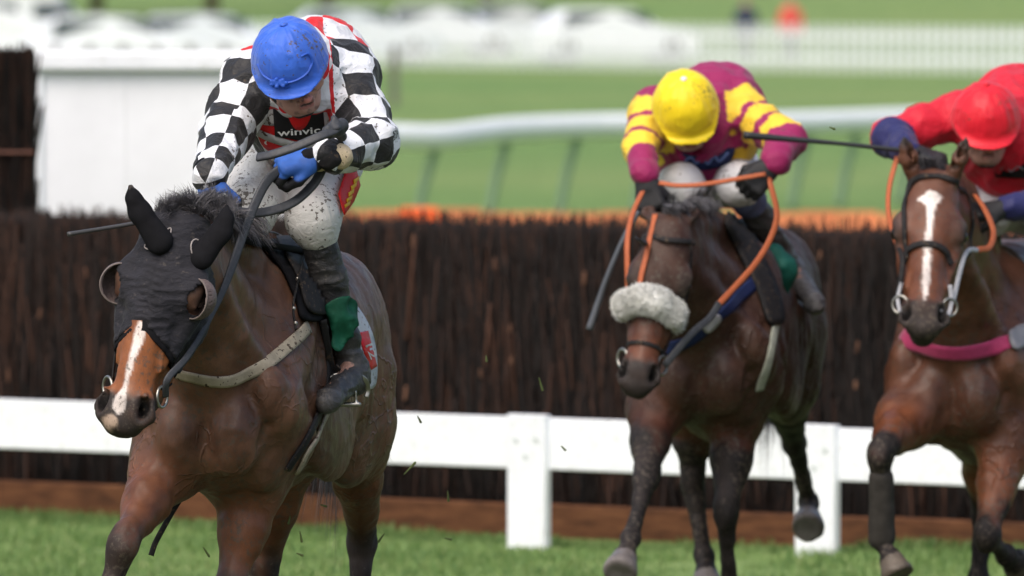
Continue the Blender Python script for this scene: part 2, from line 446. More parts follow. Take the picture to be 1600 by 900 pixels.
for s in (-5.5, -2.75, 0, 1.62, 4.3):
    if s == -2.75: continue
    p = MB().box(RA+FD*s+FNr*.035+V(0, 0, .28), (.215, .045, .60), R).build('post', WHITE, rail, bevel=.006)
    for dx, dz in ((-.055, .47), (.06, .475), (.0, .40)):
        bb = MB(); bb.sweep(np.array([RA+FD*(s+dx)+FNr*.058+V(0, 0, dz), RA+FD*(s+dx)+FNr*.064+V(0, 0, dz)]), CIRC(.011), V(0, 0, 1)); bb.build('bolt', mb_, p)

# wing of the fence on the left: white slatted panel and a brush pillar
PW = mat_plain('wing_plastic', (.84, .86, .91), .5, .35, .06, 3, .001)
wy = 56.0; wl = Q(60, 90, wy); wr = Q(470, 90, wy)
wing = empty('fence_wing', V((wl[0]+wr[0])/2, wy, 0), 'tall white slatted wing panel behind the left end of the birch fence', 'fence wing')
b = MB(); topz = Q(0, 92, wy)[2]; nsl = 3; sw = (wr[0]-wl[0])/nsl
for i in range(nsl): b.box(V(wl[0]+sw*(i+.5), wy+.03, topz/2-.03), (sw-.0015, .03, topz-.06))
b.build('slats', PW, wing)
MB().box(V((wl[0]+wr[0])/2, wy, topz-.01), (wr[0]-wl[0]+.04, .10, .10)).build('top_rail', WHITE, wing, bevel=.02)
MB().box(V((wl[0]+wr[0])/2, wy, .85), (wr[0]-wl[0]+.04, .05, .10)).build('mid_rail', WHITE, wing, bevel=.01)
for x in (wl[0], wr[0]): MB().box(V(x, wy+.02, topz/2), (.05, .05, topz)).build('wing_post', WHITE, wing, bevel=.01)
py_ = 54.5; pl = Q(-70, 75, py_); pr = Q(52, 75, py_)
pil = empty('brush_pillar', V((pl[0]+pr[0])/2, py_, 0), 'dark brush pillar at the far left beside the white wing panel', 'brush pillar')
MB().box(V((pl[0]+pr[0])/2, py_+.2, pl[2]/2), (pr[0]-pl[0], .36, pl[2]-.02)).build('brush_core', mc.m, pil, bevel=.03)
r_ = np.random.RandomState(8); b = MB(); n_ = 1800
for i in range(n_):
    x = r_.uniform(pl[0]-.005, pr[0]+.008); z = r_.uniform(0, pl[2]-.25); L = r_.uniform(.2, .5); a = r_.normal(0, .02)
    p0 = V(x, py_-r_.uniform(0, .04), z); p1 = p0+V(a, r_.normal(0, .01), min(L, pl[2]+r_.normal(0, .012)-z)); rr = r_.uniform(.003, .006)
    P = np.array([p0+V(-rr, 0, 0), p0+V(rr, 0, 0), p0+V(0, -rr, 0), p1+V(-rr, 0, 0), p1+V(rr, 0, 0), p1+V(0, -rr, 0)])
    b.add(P, [(0, 2, 5, 3), (2, 1, 4, 5), (3, 5, 4)])
me = quads_mesh('brush_twigs', np.vstack(b.v), b.f); a = me.attributes.new('tint', 'FLOAT', 'POINT'); a.data.foreach_set('value', np.repeat(r_.uniform(0, .85, n_), 6).astype(np.float32))
tag(link('brush_twigs', me, mt.m, pil, None, False), kind='stuff')
MB().box(V((pl[0]+pr[0])/2, py_-.05, 1.62), (pr[0]-pl[0]+.01, .02, .012)).build('binding_wire', mat_plain('rusty_wire', (.16, .07, .05), .6), pil)

# ---------------------------------------------------------------- beyond the fence
ORG = mat_plain('orange_board', (.60, .20, .09), .6, .3, .35, .8, 0); RED = mat_plain('vermilion', (.85, .12, .02), .5, .3, .1, 3, 0)
ob = empty('orange_board_line', Q(1100, 360, 99), 'line of low faded orange boards on the turf beyond the birch fence', 'boards')
b = MB(); r_ = np.random.RandomState(3)
for i, px in enumerate(range(380, 1700, 62)):
    p = Q(px+31, 345, 99-.9*(px-800)/800); b.box(V(p[0], p[1], .22), (.335, .05, .35+r_.uniform(-.05, .03)))
b.build('board', ORG, ob)
p = Q(655, 340, 96); p[2] = 0
cone = empty('marker_block', p, 'bright vermilion marker block at the end of the orange boards', 'marker')
MB().box(p+V(0, 0, .27), (.34, .2, .42)).build('block', RED, cone, bevel=.03); MB().box(p+V(0, 0, .045), (.36, .26, .09)).build('foot', RED, cone, bevel=.02)

# white running rail curving over the far turf
RP = mat_plain('rail_plastic', (.86, .89, .89), .45, .4, .05, 2, 0); LEGM = mat_plain('rail_leg', (.20, .30, .19), .5, .3, .1, 2, 0)
rr = empty('running_rail', Q(900, 320, 112), 'pale plastic running rail on curved dark legs across the far turf', 'running rail')
pts = []
for px, py, Y in ((330, 222, 108), (480, 216, 109), (600, 213, 110), (690, 214, 111), (790, 203, 113), (900, 198, 114.5), (1000, 196, 115.5), (1150, 195, 117), (1300, 191, 119), (1450, 186, 121), (1620, 184, 123)):
    pts.append(Q(px, py, Y))
pts = np.array(pts); P = smooth_path(pts, 8); link('rail_tube', quads_mesh('rail_tube', *sweep(P, [(.135*math.cos(a)*1., .125*math.sin(a)) for a in np.linspace(0, 6.283, 13)[:-1]], V(0, 0, 1))), RP, rr)
for px in (420, 560, 675, 787, 897, 1010, 1130, 1256, 1337, 1430, 1530):
    i = np.argmin([abs(800+FPX*p[0]/p[1]-px) for p in P]); p = P[i].copy(); g = V(p[0]-.14, p[1]-.05, 0)
    tube('rail_leg', [p+V(0, 0, -.05), p+V(0, 0, -.16), p*.5+g*.5+V(-.03, 0, -.06)+V(0, 0, 0), g+V(-.03, 0, 0)], .045, LEGM, rr)

# white paling fence far behind, with the white post and rail beyond
PAL = mat_plain('paling_white', (.74, .77, .82), .6, .3, .08, 2, 0)
pf = empty('paling_fence', V(0, 285, 0), 'long white paling fence across the far side of the racecourse', 'fence')
b = MB(); x = -16.
while x < 16.5:
    yy = 285-x*1.3; b.box(V(x, yy, .55), (.11, .03, 1.14)); x += .21
b.build('palings', PAL, pf)
for z in (.3, .85):
    a0, a1 = V(-16, 285+20.8, z), V(16.5, 285-21.45, z); L = np.linalg.norm(a1-a0); d = (a1-a0)/L
    MB().box((a0+a1)/2+V(0, .05, 0), (L, .04, .09), np.array([d, np.cross(V(0, 0, 1), d), V(0, 0, 1)])).build('rail', PAL, pf)
b = MB(); DK = mat_plain('dark_post', (.12, .11, .11), .7, .2, .1, 2, 0)
pf2 = empty('post_and_rail_fence', V(-12, 200, 0), 'white post and rail fence with dark posts behind the left wing panel', 'fence')
for px in range(-20, 640, 53):
    p = Q(px, 80, 206); MB().box(V(p[0], 206, .55), (.13, .12, 1.1)).build('post', DK, pf2)
p0 = Q(-40, 60, 206.2); p1 = Q(560, 60, 206.2)
for z in (.5, 1.02): MB().box(V((p0[0]+p1[0])/2, 206.12, z), (p1[0]-p0[0], .05, .14)).build('rail', PAL, pf2)

# parked cars far behind
GLASS = mat_plain('car_glass', (.08, .10, .12), .15, .6, .1, 2, 0); TYRE = mat_plain('tyre_rubber', (.03, .03, .03), .8, .2, .1, 10, 0)
HUBM = mat_plain('hub_silver', (.5, .5, .52), .35, .5, .1, 5, 0, .7); LAMP = mat_plain('lamp_lens', (.7, .7, .68), .2, .6, .05, 5, 0)
def car(px, Y, colr, label, name='parked_car', L=4.4, Hh=1.45, rot=0, van=False):
    p = Q(px, 100, Y); p[2] = float(ground_z(np.array([p[0]]), np.array([Y]))[0]); o = empty(name, p, label, 'van' if van else 'car', 'vehicles parked behind the far fence')
    mt_ = mat_plain('car_paint', colr, .3, .5, .03, 2, 0); c, s = math.cos(rot), math.sin(rot); Rz = np.array([(c, s, 0), (-s, c, 0), (0, 0, 1)])
    W = 1.75
    if van: prof = [(-.5, .3), (-.5, .75), (-.49, .98), (-.3, 1.), (.22, 1.), (.34, .62), (.48, .5), (.5, .3), (.5, .18), (-.5, .18)]
    else: prof = [(-.5, .3), (-.5, .58), (-.44, .66), (-.30, .98), (-.1, 1.), (.1, .97), (.26, .68), (.45, .58), (.5, .45), (.5, .2), (-.5, .2)]
    P = []; k = len(prof)
    for yy, sh in ((-.5, .93), (-.42, 1.), (.42, 1.), (.5, .93)):
        for a, b_ in prof: P.append(np.array([a*L*sh, yy*W*(1 if b_ < .6 else .86), b_*Hh if b_ > .3 or sh == 1 else b_*Hh+.02])@Rz+p)
    Fc = [(j*k+i, j*k+(i+1) % k, (j+1)*k+(i+1) % k, (j+1)*k+i) for j in range(3) for i in range(k)]+[tuple(range(k))[::-1], tuple(range(3*k, 4*k))]
    body = link('body', quads_mesh('body', P, Fc), mt_, o, None, False)
    for sy in (-1, 1):
        for a0, a1, b0, b1 in (((-.34, -.06, .64, .92), (-.03, .17, .64, .92)) if not van else ((.08, .27, .62, .9), (-.2, .02, .62, .9))):
            q = [np.array([x*L, sy*W*.437, z*Hh])@Rz+p for x, z in ((a0, b0), (a1+.04*(a1 > 0), b0), (a1, b1), (a0+.03, b1))]
            q2 = [np.array([x*L, sy*W*.427, z*Hh])@Rz+p for x, z in ((a0, b0), (a1+.04*(a1 > 0), b0), (a1, b1), (a0+.03, b1))]
            link('window', quads_mesh('window', q+q2, [(0, 1, 2, 3), (7, 6, 5, 4), (0, 4, 5, 1), (1, 5, 6, 2), (2, 6, 7, 3), (3, 7, 4, 0)]), GLASS, o, None, False)
        for xw in (-.31, .32):
            c0 = np.array([xw*L, sy*W*.40, .31])@Rz+p; c1 = np.array([xw*L, sy*W*.51, .31])@Rz+p
            wm = MB(); wm.sweep(np.array([c0, c1]), CIRC(.31, 18), V(0, 0, 1)); wo = wm.build('wheel', TYRE, o)
            c2 = np.array([xw*L, sy*W*.515, .31])@Rz+p; wm = MB(); wm.sweep(np.array([c1, c2]), CIRC(.19, 14), V(0, 0, 1)); wm.build('rim', HUBM, wo)
        MB().box(np.array([.495*L*.97, sy*.6, .5*Hh])@Rz+p, (.1, .3, .14), Rz).build('headlight', LAMP, o)
car(955, 297, (.82, .84, .88), 'white estate car directly behind the paling fence left of the yellow cap', rot=.25, L=4.5)
car(700, 318, (.62, .65, .70), 'silver car behind the paling fence between the two leading jockeys', rot=-.1)
car(180, 255, (.80, .83, .88), 'white car parked behind the left wing panel', rot=.1)
car(330, 262, (.66, .70, .76), 'pale grey car half hidden behind the blue cap', rot=-.05)
car(20, 262, (.75, .78, .82), 'white van parked at the far left edge', 'parked_van', 4.9, 1.9, 0, True)
car(560, 300, (.55, .60, .66), 'blue grey car just right of the blue cap', rot=.1)
car(820, 330, (.5, .52, .55), 'grey car second to the left of the white estate', rot=0)

# spectators far behind
def far_person(px, Y, coat, label, trous=(.03, .03, .05)):
    p = Q(px, 100, Y); p[2] = 0; s = SD()
    s.rc(p+V(-.1, 0, .05), p+V(-.09, 0, .85), .06, .09, .05).rc(p+V(.1, .05, .05), p+V(.09, 0, .85), .06, .09, .05)
    s.rc(p+V(0, 0, .9), p+V(0, 0, 1.35), .16, .19, .06).rc(p+V(0, 0, 1.4), p+V(0, 0, 1.55), .07, .06, .04).el(p+V(0, 0, 1.66), (.085, .1, .12), k=.02)
    for sx in (-1, 1): s.chain([p+V(.2*sx, 0, 1.38), p+V(.27*sx, -.03, 1.1), p+V(.24*sx, -.15, .88)], (.07, .055, .045), .04)
    mm = N('far_clothes', .8, .2); mm.col(mm.attr('col'))
    def colf(q):
        z = q[:, 2]; c = np.tile(np.array(coat, float), (len(q), 1)); c[z < .85] = trous; c[z > 1.5] = (.5, .3, .22); c[z > 1.7] = (.05, .04, .03); return c
    o = sculpt('person', s, .025, mm.m, None, colf); tag(o, label, 'person', 'spectators behind the far fence')
far_person(1235, 292, (.70, .10, .08), 'spectator in a red coat standing behind the far paling fence')
far_person(1165, 294, (.04, .05, .09), 'spectator in dark clothes beside the red coated one')

# hedge and trees at the very back
LEAF = N('leaf', .6, .2); LEAF.col(LEAF.ramp(LEAF.attr('tint', 'Fac'), [(0, (.02, .035, .02)), (.6, (.045, .07, .035)), (1, (.09, .10, .05))])); BARK = mat_plain('bark', (.09, .07, .05), .9, .1)
def tree(x, y, H, Wd, label, seed):
    r = np.random.RandomState(seed); z = float(ground_z(np.array([x]), np.array([y]))[0]); b = V(x, y, z)
    o = empty('tree', b, label, 'tree', 'trees beyond the racecourse')
    mbt = MB(); mbt.sweep(smooth_path([b, b+V(.1, 0, H*.25), b+V(-.1, 0, H*.6)], 5), CIRC(.28), V(0, 1, 0), np.linspace(1, .4, 11))
    for i in range(7):
        a = i*.9; h = H*r.uniform(.2, .45); mbt.sweep(smooth_path([b+V(0, 0, h), b+V(math.cos(a)*Wd*.3, math.sin(a)*Wd*.3, h+H*.2), b+V(math.cos(a)*Wd*.42, math.sin(a)*Wd*.42, h+H*.32)], 4), CIRC(.1), V(0, 1, 0.1), np.linspace(1, .3, 9))
    mbt.build('trunk', BARK, o, True)
    n = 2600; cl = r.normal(0, .33, (26, 3))*V(Wd*.6, Wd*.6, H*.32)+V(0, 0, H*.6); ci = r.randint(0, 26, n)
    c = b+cl[ci]+r.normal(0, 1, (n, 3))*V(.5, .5, .45)*Wd*.13; c[:, 2] = np.maximum(c[:, 2], b[2]+.15*H); sz = r.uniform(.12, .3, n)[:, None]
    d1 = r.normal(0, 1, (n, 3)); d1 /= np.linalg.norm(d1, axis=1)[:, None]; d2 = np.cross(d1, r.normal(0, 1, (n, 3))); d2 /= np.linalg.norm(d2, axis=1)[:, None]
    vs = np.stack([c-d1*sz, c-d2*sz*.5, c+d1*sz, c+d2*sz*.5], 1).reshape(-1, 3); i = np.arange(n)[:, None]*4
    link('crown', mesh_np('crown', vs, i+[0, 1, 2, 3], {'tint': np.repeat(np.clip(r.uniform(0, 1, 26)[ci]*.6+r.uniform(0, .5, n), 0, 1), 4)}), LEAF.m, o, None, False)
for i, (px, Y, H, Wd, lb) in enumerate(((-30, 420, 8, 9, 'dark leafy tree at the far left beyond the parked van'), (150, 432, 7, 9, 'broad dark tree beyond the white car on the left'), (330, 425, 8, 8, 'dark tree directly beyond the blue cap'), (510, 438, 7, 8, 'tree to the right of the blue cap beyond the cars'), (760, 445, 6, 9, 'spreading tree left of the white estate car'), (1500, 520, 6, 7, 'small tree on the far slope at the right'))):
    p = Q(px, 0, Y); tree(p[0], Y, H, Wd, lb, 30+i)
# ================================================================ HORSES
BLK = np.array((.022, .018, .017))
class Frame:
    def __init__(s, o, x, y, z, k=1., w=1.): s.o = np.asarray(o, float); s.x, s.y, s.z, s.k, s.w = nrm(x), nrm(y), nrm(z), k, w
    def p(s, a, b, c): return s.o+(s.x*a*s.w+s.y*b+s.z*c)*s.k
    def ax(s): return (s.x, s.y, s.z)
    def loc(s, P): q = (P-s.o)/s.k; return np.stack([q@s.x/s.w, q@s.y, q@s.z], 1)

MANE = mat_plain('mane_hair', (.11, .105, .115), .45, .5, .35, 30, 0)
def head_frame(poll, nose, facing, k, w=1.):
    """x = horse's left, y = out of the forehead, z = poll towards muzzle"""
    z = nrm(nose-poll); y = nrm(facing-(facing@z)*z); x = np.cross(y, z); return Frame(poll, x, y, z, k, w)
def add_head(s, F, sgn=1):
    """head shapes, F.k = 1 for a 0.62 m head"""
    e = lambda c, r, k=.03, op=0: s.el(F.p(*c), np.array(r)*F.k*V(F.w, 1, 1), F.ax(), k*F.k, op)
    r = lambda a, b, ra, rb, k=.03, fl=None, op=0: s.rc(F.p(*a), F.p(*b), ra*F.k, rb*F.k, k*F.k, fl, op)
    e((0, -.075, .085), (.078, .078, .12)); e((0, -.055, .19), (.086, .062, .13), .04)
    r((0, -.055, .22), (0, -.052, .53), .060, .040, .04)
    e((0, -.10, .38), (.052, .068, .19), .05)
    for q in (-1, 1):
        e((.052*q, -.15, .215), (.036, .105, .125), .03)               # cheek plate
        r((.05*q, -.19, .27), (.028*q, -.135, .50), .035, .024, .04)   # jaw bar
        e((.082*q, -.052, .205), (.028, .034, .048), .035)             # brow over the eye
        r((.083*q, -.085, .26), (.052*q, -.075, .42), .016, .012, .03) # facial crest
        e((.099*q, -.067, .222), (.014, .021, .024), .012, 1)          # socket
        e((.091*q, -.067, .222), (.0195, .023, .023), .003)            # eyeball
        r((.098*q, -.042, .195), (.098*q, -.048, .250), .008, .006, .012) # upper lid
    e((0, -.078, .555), (.050, .056, .07), .04)
    for q in (-1, 1):
        e((.041*q, -.045, .560), (.028, .028, .050), .02)
        r((.050*q, -.020, .528), (.066*q, -.055, .572), .011, .010, .01)
        e((.051*q, -.030, .558), (.016, .025, .036), .008, 1)
        e((.038*q, -.05, .566), (.014, .016, .018), .008, 1)
    e((0, -.062, .605), (.040, .036, .030), .025)                      # upper lip
    e((0, -.118, .592), (.032, .030, .030), .02)                       # lower lip and chin
    r((0, -.13, .50), (0, -.128, .56), .03, .028, .03)
    for q in (-1, 1): r((.03*q, -.094, .605), (.046*q, -.088, .535), .005, .004, .006, None, 1)
    r((-.03, -.094, .613), (.03, -.094, .613), .005, .005, .006, None, 1)
    for q in (-1, 1): # veins on the face
        r((.045*q, -.035, .34), (.056*q, -.06, .44), .006, .005, .008)

def make_torso(s, B, k=1.):
    """B: frame x forward, y left, z up, origin on the ground under the middle of the back"""
    e = lambda c, r, kk=.06, ax=None: s.el(B.p(*c), np.array(r)*B.k, ax or B.ax(), kk)
    r = lambda a, b, ra, rb, kk=.06, fl=None: s.rc(B.p(*a), B.p(*b), ra*B.k, rb*B.k, kk, fl)
    e((.22, 0, 1.17), (.54, .265, .36)); e((.52, 0, 1.17), (.30, .215, .33)); e((-.18, 0, 1.17), (.46, .265, .29), .08)
    e((-.32, 0, 1.33), (.42, .23, .21), .08)
    r((.52, 0, 1.50), (.05, 0, 1.40), .085, .10, .09); r((.05, 0, 1.40), (-.5, 0, 1.41), .08, .10, .09)
    for q in (-1, 1):
        e((-.52, .095*q, 1.28), (.33, .155, .25), .07)
        e((-.68, .125*q, 1.12), (.16, .115, .28), .05)
        e((-.50, .145*q, 1.06), (.22, .10, .25), .05)
        r((.42, .13*q, 1.42), (.72, .165*q, 1.12), .085, .085, .05)    # shoulder blade
        r((.40, .20*q, 1.38), (.62, .215*q, 1.14), .03, .035, .05)     # spine of the blade
        e((.50, .190*q, 1.07), (.145, .075, .155), .022)                 # triceps
        e((.79, .082*q, 1.03), (.095, .082, .125), .012)                # pectorals
        e((.62, .12*q, .98), (.12, .07, .12), .03)
        e((.77, .175*q, 1.15), (.065, .055, .08), .02)
        e((.10, .215*q, .98), (.26, .05, .12), .05)
        for i in range(5): r((.10-.10*i, .262*q-.004*i, 1.25), (.02-.10*i, .235*q, 1.05), .012, .010, .03)
    r((.72, 0, .98), (.30, 0, .88), .09, .10, .06)
    for a, b, w in (((.90, 0, 1.22), (.86, 0, .92), .014), ((.80, .165, 1.00), (.70, .20, 1.20), .010), ((.80, -.165, 1.00), (.70, -.20, 1.20), .010), ((.62, .262, 1.16), (.40, .275, .98), .010), ((.62, -.262, 1.16), (.40, -.275, .98), .010)):
        s.rc(B.p(*a), B.p(*b), w*B.k, w*B.k, .045, None, 1)
def foreleg(s, J, side, k=1.):
    """J: shoulder-side elbow, knee, fetlock, toe; side = outward axis"""
    E, K, Ft, T = J; ax = nrm(K-E); 
    s.rc(E, E+(K-E)*.45, .088*k, .066*k, .06); s.rc(E+(K-E)*.45, K-ax*.03, .066*k, .038*k, .03)
    s.rc(E+(K-E)*.1+side*.02, E+(K-E)*.6+side*.02, .06*k, .038*k, .02)
    c = nrm(Ft-K); az = nrm(c+ax); axx = nrm(np.cross(az, V(0, 1, 0)) if abs(az[1]) < .9 else side); kx = (axx, np.cross(az, axx), az)
    s.el(K, (.041*k, .042*k, .066*k), kx, .04)
    s.el(K+V(0, -.018, 0)*k, (.034*k, .030*k, .040*k), kx, .015)
    s.rc(K-ax*.02-V(0, -.03, 0), K-ax*.06-V(0, -.035, 0), .022*k, .018*k, .02)
    s.rc(K+c*.02, K+c*.10, .036*k, .028*k, .03); s.rc(K+c*.07, Ft, .0255*k, .027*k, .02); s.rc(K+c*.08+V(0, .028, 0), Ft+V(0, .025, 0), .014*k, .016*k, .012)
    s.el(Ft, (.035*k, .040*k, .036*k), None, .02)
    hoof(s, Ft, T, k)
def hoof(s, Ft, T, k):
    d = nrm(T-Ft); L = np.linalg.norm(T-Ft)
    s.rc(Ft, Ft+d*L*.55, .031*k, .032*k, .015); s.rc(Ft+d*L*.55, Ft+d*L*.62, .040*k, .043*k, .008)
    s.rc(Ft+d*L*.62, Ft+d*L*1.0, .042*k, .058*k, .006)
    a1 = nrm(np.cross(d, V(.3, .2, .9))); s.el(T+d*.075, (.12*k, .12*k, .062*k), (a1, np.cross(d, a1), d), .004, 1)
def hindleg(s, J, side, k=1.):
    St, H, Ft, T = J; ax = nrm(H-St); bk = J[0]*0+V(0, 1, 0)
    s.rc(St, St+(H-St)*.5, .10*k, .070*k, .07); s.rc(St+(H-St)*.5, H-ax*.05, .072*k, .042*k, .03)
    s.el(H, (.044*k, .062*k, .062*k), None, .025); s.rc(H-ax*.10+bk*.05, H+bk*.045+V(0, 0, .01), .014*k, .028*k, .03)
    c = nrm(Ft-H); s.rc(H+c*.02, H+c*.10, .040*k, .030*k, .02); s.rc(H+c*.08, Ft, .028*k, .030*k, .02)
    s.el(Ft, (.037*k, .042*k, .038*k), None, .02); hoof(s, Ft, T, k)

def seg_t(P, a, b):
    ab = b-a; t = np.clip((P-a)@ab/(ab@ab), 0, 1); return t, np.linalg.norm(P-a-t[:, None]*ab, axis=1)
def coat_mat(name, rough=.42):
    m = N(name, rough, .30); v = m.obj(); c = m.attr('col'); raw = c
    f = m.noise(9, 5, .6, v); c = m.mixc(1., c, m.ramp(f, [(.28, (.62, .58, .56)), (.72, (1.34, 1.28, 1.22))]), 'MULTIPLY')
    vh = m.obj((1, 1, .18)); h = m.noise(420, 3, .6, vh)
    c = m.mixc(1., c, m.ramp(h, [(.3, (.88, .88, .88)), (.7, (1.12, 1.12, 1.12))]), 'MULTIPLY')
    mud = m.ramp(m.math('ADD', m.noise(60, 5, .7, v), m.math('MULTIPLY', m.noise(4, 4, .6, v), .5)), [(.80, (0, 0, 0)), (.90, (.75, .75, .75))]); c = m.mixc(mud, c, (.085, .068, .052))
    wet = m.ramp(m.noise(3.2, 5, .65, v, .8), [(.52, (0, 0, 0)), (.66, (.55, .55, .55))]); c = m.mixc(wet, c, m.mixc(1., c, (.45, .42, .42), 'MULTIPLY'))
    m.col(c); m.bump(h, .001, .4); m.bump(m.noise(20, 4, .55, v, .6), .005, .16)
    ve = m.n('ShaderNodeTexVoronoi'); ve.feature = 'DISTANCE_TO_EDGE'; ve.inputs['Scale'].default_value = 10
    wv = m.n('ShaderNodeVectorMath'); wv.operation = 'ADD'; nn = m.n('ShaderNodeTexNoise'); nn.inputs['Scale'].default_value = 9; m.l(v, nn.inputs['Vector'])
    sc3 = m.n('ShaderNodeVectorMath'); sc3.operation = 'SCALE'; sc3.inputs['Scale'].default_value = .22; m.l(nn.outputs['Color'], sc3.inputs[0])
    m.l(v, wv.inputs[0]); m.l(sc3.outputs[0], wv.inputs[1]); m.l(wv.outputs[0], ve.inputs['Vector'])
    vn = m.ramp(ve.outputs['Distance'], [(0, (1, 1, 1)), (.07, (0, 0, 0))]); vz = m.math('MULTIPLY', vn, m.attr('vein', 'Fac'))
    m.bump(vz, .0045, .6)
    rg = m.ramp(f, [(.3, (rough-.08,)*3), (.7, (rough+.12,)*3)]); lg = m.ramp(raw, [(.022, (.30, .30, .30)), (.05, (0, 0, 0))]); rf = m.math('MULTIPLY', m.math('SUBTRACT', m.noise(130, 3, .6, vh), .5), .5); m.l(m.math('ADD', m.math('ADD', rg, lg), rf), m.b.inputs['Roughness'])
    m.b.inputs['Sheen Weight'].default_value = .0; m.b.inputs['Sheen Roughness'].default_value = .4
    return m.m

def build_horse(spec):
    """returns the thing, its distance field and its head frame"""
    Y0 = spec['Y']; P = lambda px, py, d=0.: Q(px, py, Y0+d)
    a = math.radians(spec['yaw']); fwd = V(-math.sin(a), -math.cos(a), 0); left = V(math.cos(a), -math.sin(a), 0)
    pt = spec.get('pitch', 0); fz = nrm(fwd+V(0, 0, pt)); up = np.cross(fz, left)*1.
    if up[2] < 0: up = -up
    c0 = P(*spec['chest']); k = spec.get('k', 1.)
    B = Frame(c0-fz*.80*k-up*1.10*k, fz, left, up, k)
    s = SD(); make_torso(s, B)
    HF = head_frame(P(*spec['poll']), P(*spec['muzzle']), np.array(spec['face'], float), spec['hk'], spec.get('hw', 1.))
    # neck: elliptical sections from the poll to the shoulders
    nb, nm, ne = B.p(.50, 0, 1.26), None, HF.p(0, -.11, .07)
    up_b, up_e = B.p(.42, 0, 1.50), HF.p(0, -.06, .03)
    lo_b, lo_e = B.p(.70, 0, 1.14), HF.p(0, -.175, .13)
    for i in range(7):
        t0, t1 = i/7, (i+1)/7
        f = lambda A, C, t: A*(1-t)+C*t+np.array(spec.get('arch', (0, 0, .05)))*math.sin(math.pi*t)
        for A, C, ra, rb in ((up_b, up_e, .090, .035), (nb, ne, .155, .060), (lo_b, lo_e, .135, .050)):
            s.rc(f(A, C, t0), f(A, C, t1), ra+(rb-ra)*t0**.8, ra+(rb-ra)*t1**.8, .055)
    for q in (-1, 1):   # neck muscles
        s.rc(B.p(.70, .13*q, 1.18)*.97+up_b*.03, HF.p(.045*q, -.15, .10), .05, .030, .05)
    add_head(s, HF)
    J = {}
    for nm_, fn, sd in (('fr', foreleg, -1), ('fl', foreleg, 1), ('hr', hindleg, -1), ('hl', hindleg, 1)):
        pts = [P(*q) for q in spec[nm_]]; J[nm_] = pts
        if nm_[0] == 'f': s.rc(B.p(.66, .15*sd, 1.08), pts[0], .10*k, .095*k, .07)
        else: s.rc(B.p(-.55, .14*sd, 1.15), pts[0], .13*k, .10*k, .08)
        fn(s, pts, left*sd, spec.get('lk', 1.))
    ears = spec.get('ears', []); EP = []
    for (bs, mdp, tip, r0) in ears:
        b0 = P(*bs); tp = P(*tip); md = P(*mdp); nface = HF.y
        s.rc(b0, md, r0*.9, r0, .03, (nface, .62)); s.rc(md, md*.45+tp*.55, r0, r0*.62, .012, (nface, .62)); s.rc(md*.45+tp*.55, tp, r0*.62, .006, .012, (nface, .62)); EP.append((b0, md, tp))
        if not spec.get('hooded'):
            s.rc(b0*.8+tp*.2+HF.y*.024, b0*.25+tp*.75+HF.y*.016, .014, .005, .008, None, 1)
    base = np.array(spec['coat'], float)
    feet = V(B.o[0], B.o[1], 0)
    o = None
    def colf(p):
        c = np.tile(base, (len(p), 1)); h = HF.loc(p); b = B.loc(p)
        n1 = fbm(p, 5, 3)[:, None]; c = c*(1+.22*n1)
        inh = (h[:, 2] > -.05) & (h[:, 2] < .75) & (np.abs(h[:, 0]) < .16) & (h[:, 1] > -.30) & (h[:, 1] < .08)
        dh = s_head.ev(p, .5); ih = sstep(.03, .0, dh)
        c = mix(c, spec['headcol'], ih*sstep(.16, .30, h[:, 2]))
        c = mix(c, np.array(spec.get('nosecol', np.array(spec['headcol'])*1.25)), ih*sstep(.34, .45, h[:, 2])*.8)
        # belly and flank a little yellower, inner legs redder
        for q in ('fr', 'fl', 'hr', 'hl'):
            E, K, Ft, T = J[q]; t, d = seg_t(p, E, K); near = sstep(.17, .10, d)
            red = np.array(spec['legcol']); c = mix(c, red*(1+.3*noise(p, 9, 4)[:, None]), near*sstep(.05, .35, t)*.85)
            t2, d2 = seg_t(p, K, Ft); tr = (p-K)@(Ft-K)/((Ft-K)@(Ft-K)); low = np.maximum(near*sstep(spec['dark'][0], spec['dark'][1], t+.22*fbm(p, 10, 8)), sstep(.14, .09, d2)*sstep(-.40, .20, tr+.3*fbm(p, 10, 18)))
            c = mix(c, np.array(spec.get('low', (.014, .011, .011)))*(1.1+.5*fbm(p, 14, 5)[:, None]), low)
            t3, d3 = seg_t(p, Ft, T); hf = sstep(.09, .07, d3)*(t3 > .6); c = mix(c, np.array(spec.get('hoof', (.10, .085, .07))), hf)
        # muzzle, nostril, eye
        mz = ih*sstep(.495+spec.get('mzt', 0), .53+spec.get('mzt', 0), h[:, 2]+.35*np.maximum(np.abs(h[:, 0])-.022, 0)-.18*(h[:, 1]+.05)+.008*noise(p, 60, 2))
        c = mix(c, BLK*1.3, mz)
        for q in (-1, 1):
            e0 = np.linalg.norm(h-V(.098*q, -.067, .222), axis=1); c = mix(c, BLK*2.2, sstep(.085, .035, e0)*.75); c = mix(c, BLK*.6, sstep(.040, .026, e0)); c = mix(c, BLK*.25, sstep(.027, .023, e0))
            n0 = np.linalg.norm((h-V(.047*q, -.045, .560))/V(1, 1.2, 1.4), axis=1); c = mix(c, (.006, .005, .005), sstep(.026, .012, n0)*(h[:, 1] < -.020))
        if spec.get('blaze'):
            bx = h[:, 0]; bz = h[:, 2]; zs, cs, ws = zip(*spec['blaze'])
            cx = np.interp(bz, zs, cs); wd = np.interp(bz, zs, ws, left=-.01, right=-.01)
            edge = np.abs(bx-cx)+.0025*noise(p, 70, 9)
            mk = sstep(wd+.003, wd-.003, edge)*(h[:, 1] > -.085)*ih; c = mix(c, (.72, .68, .66), mk)
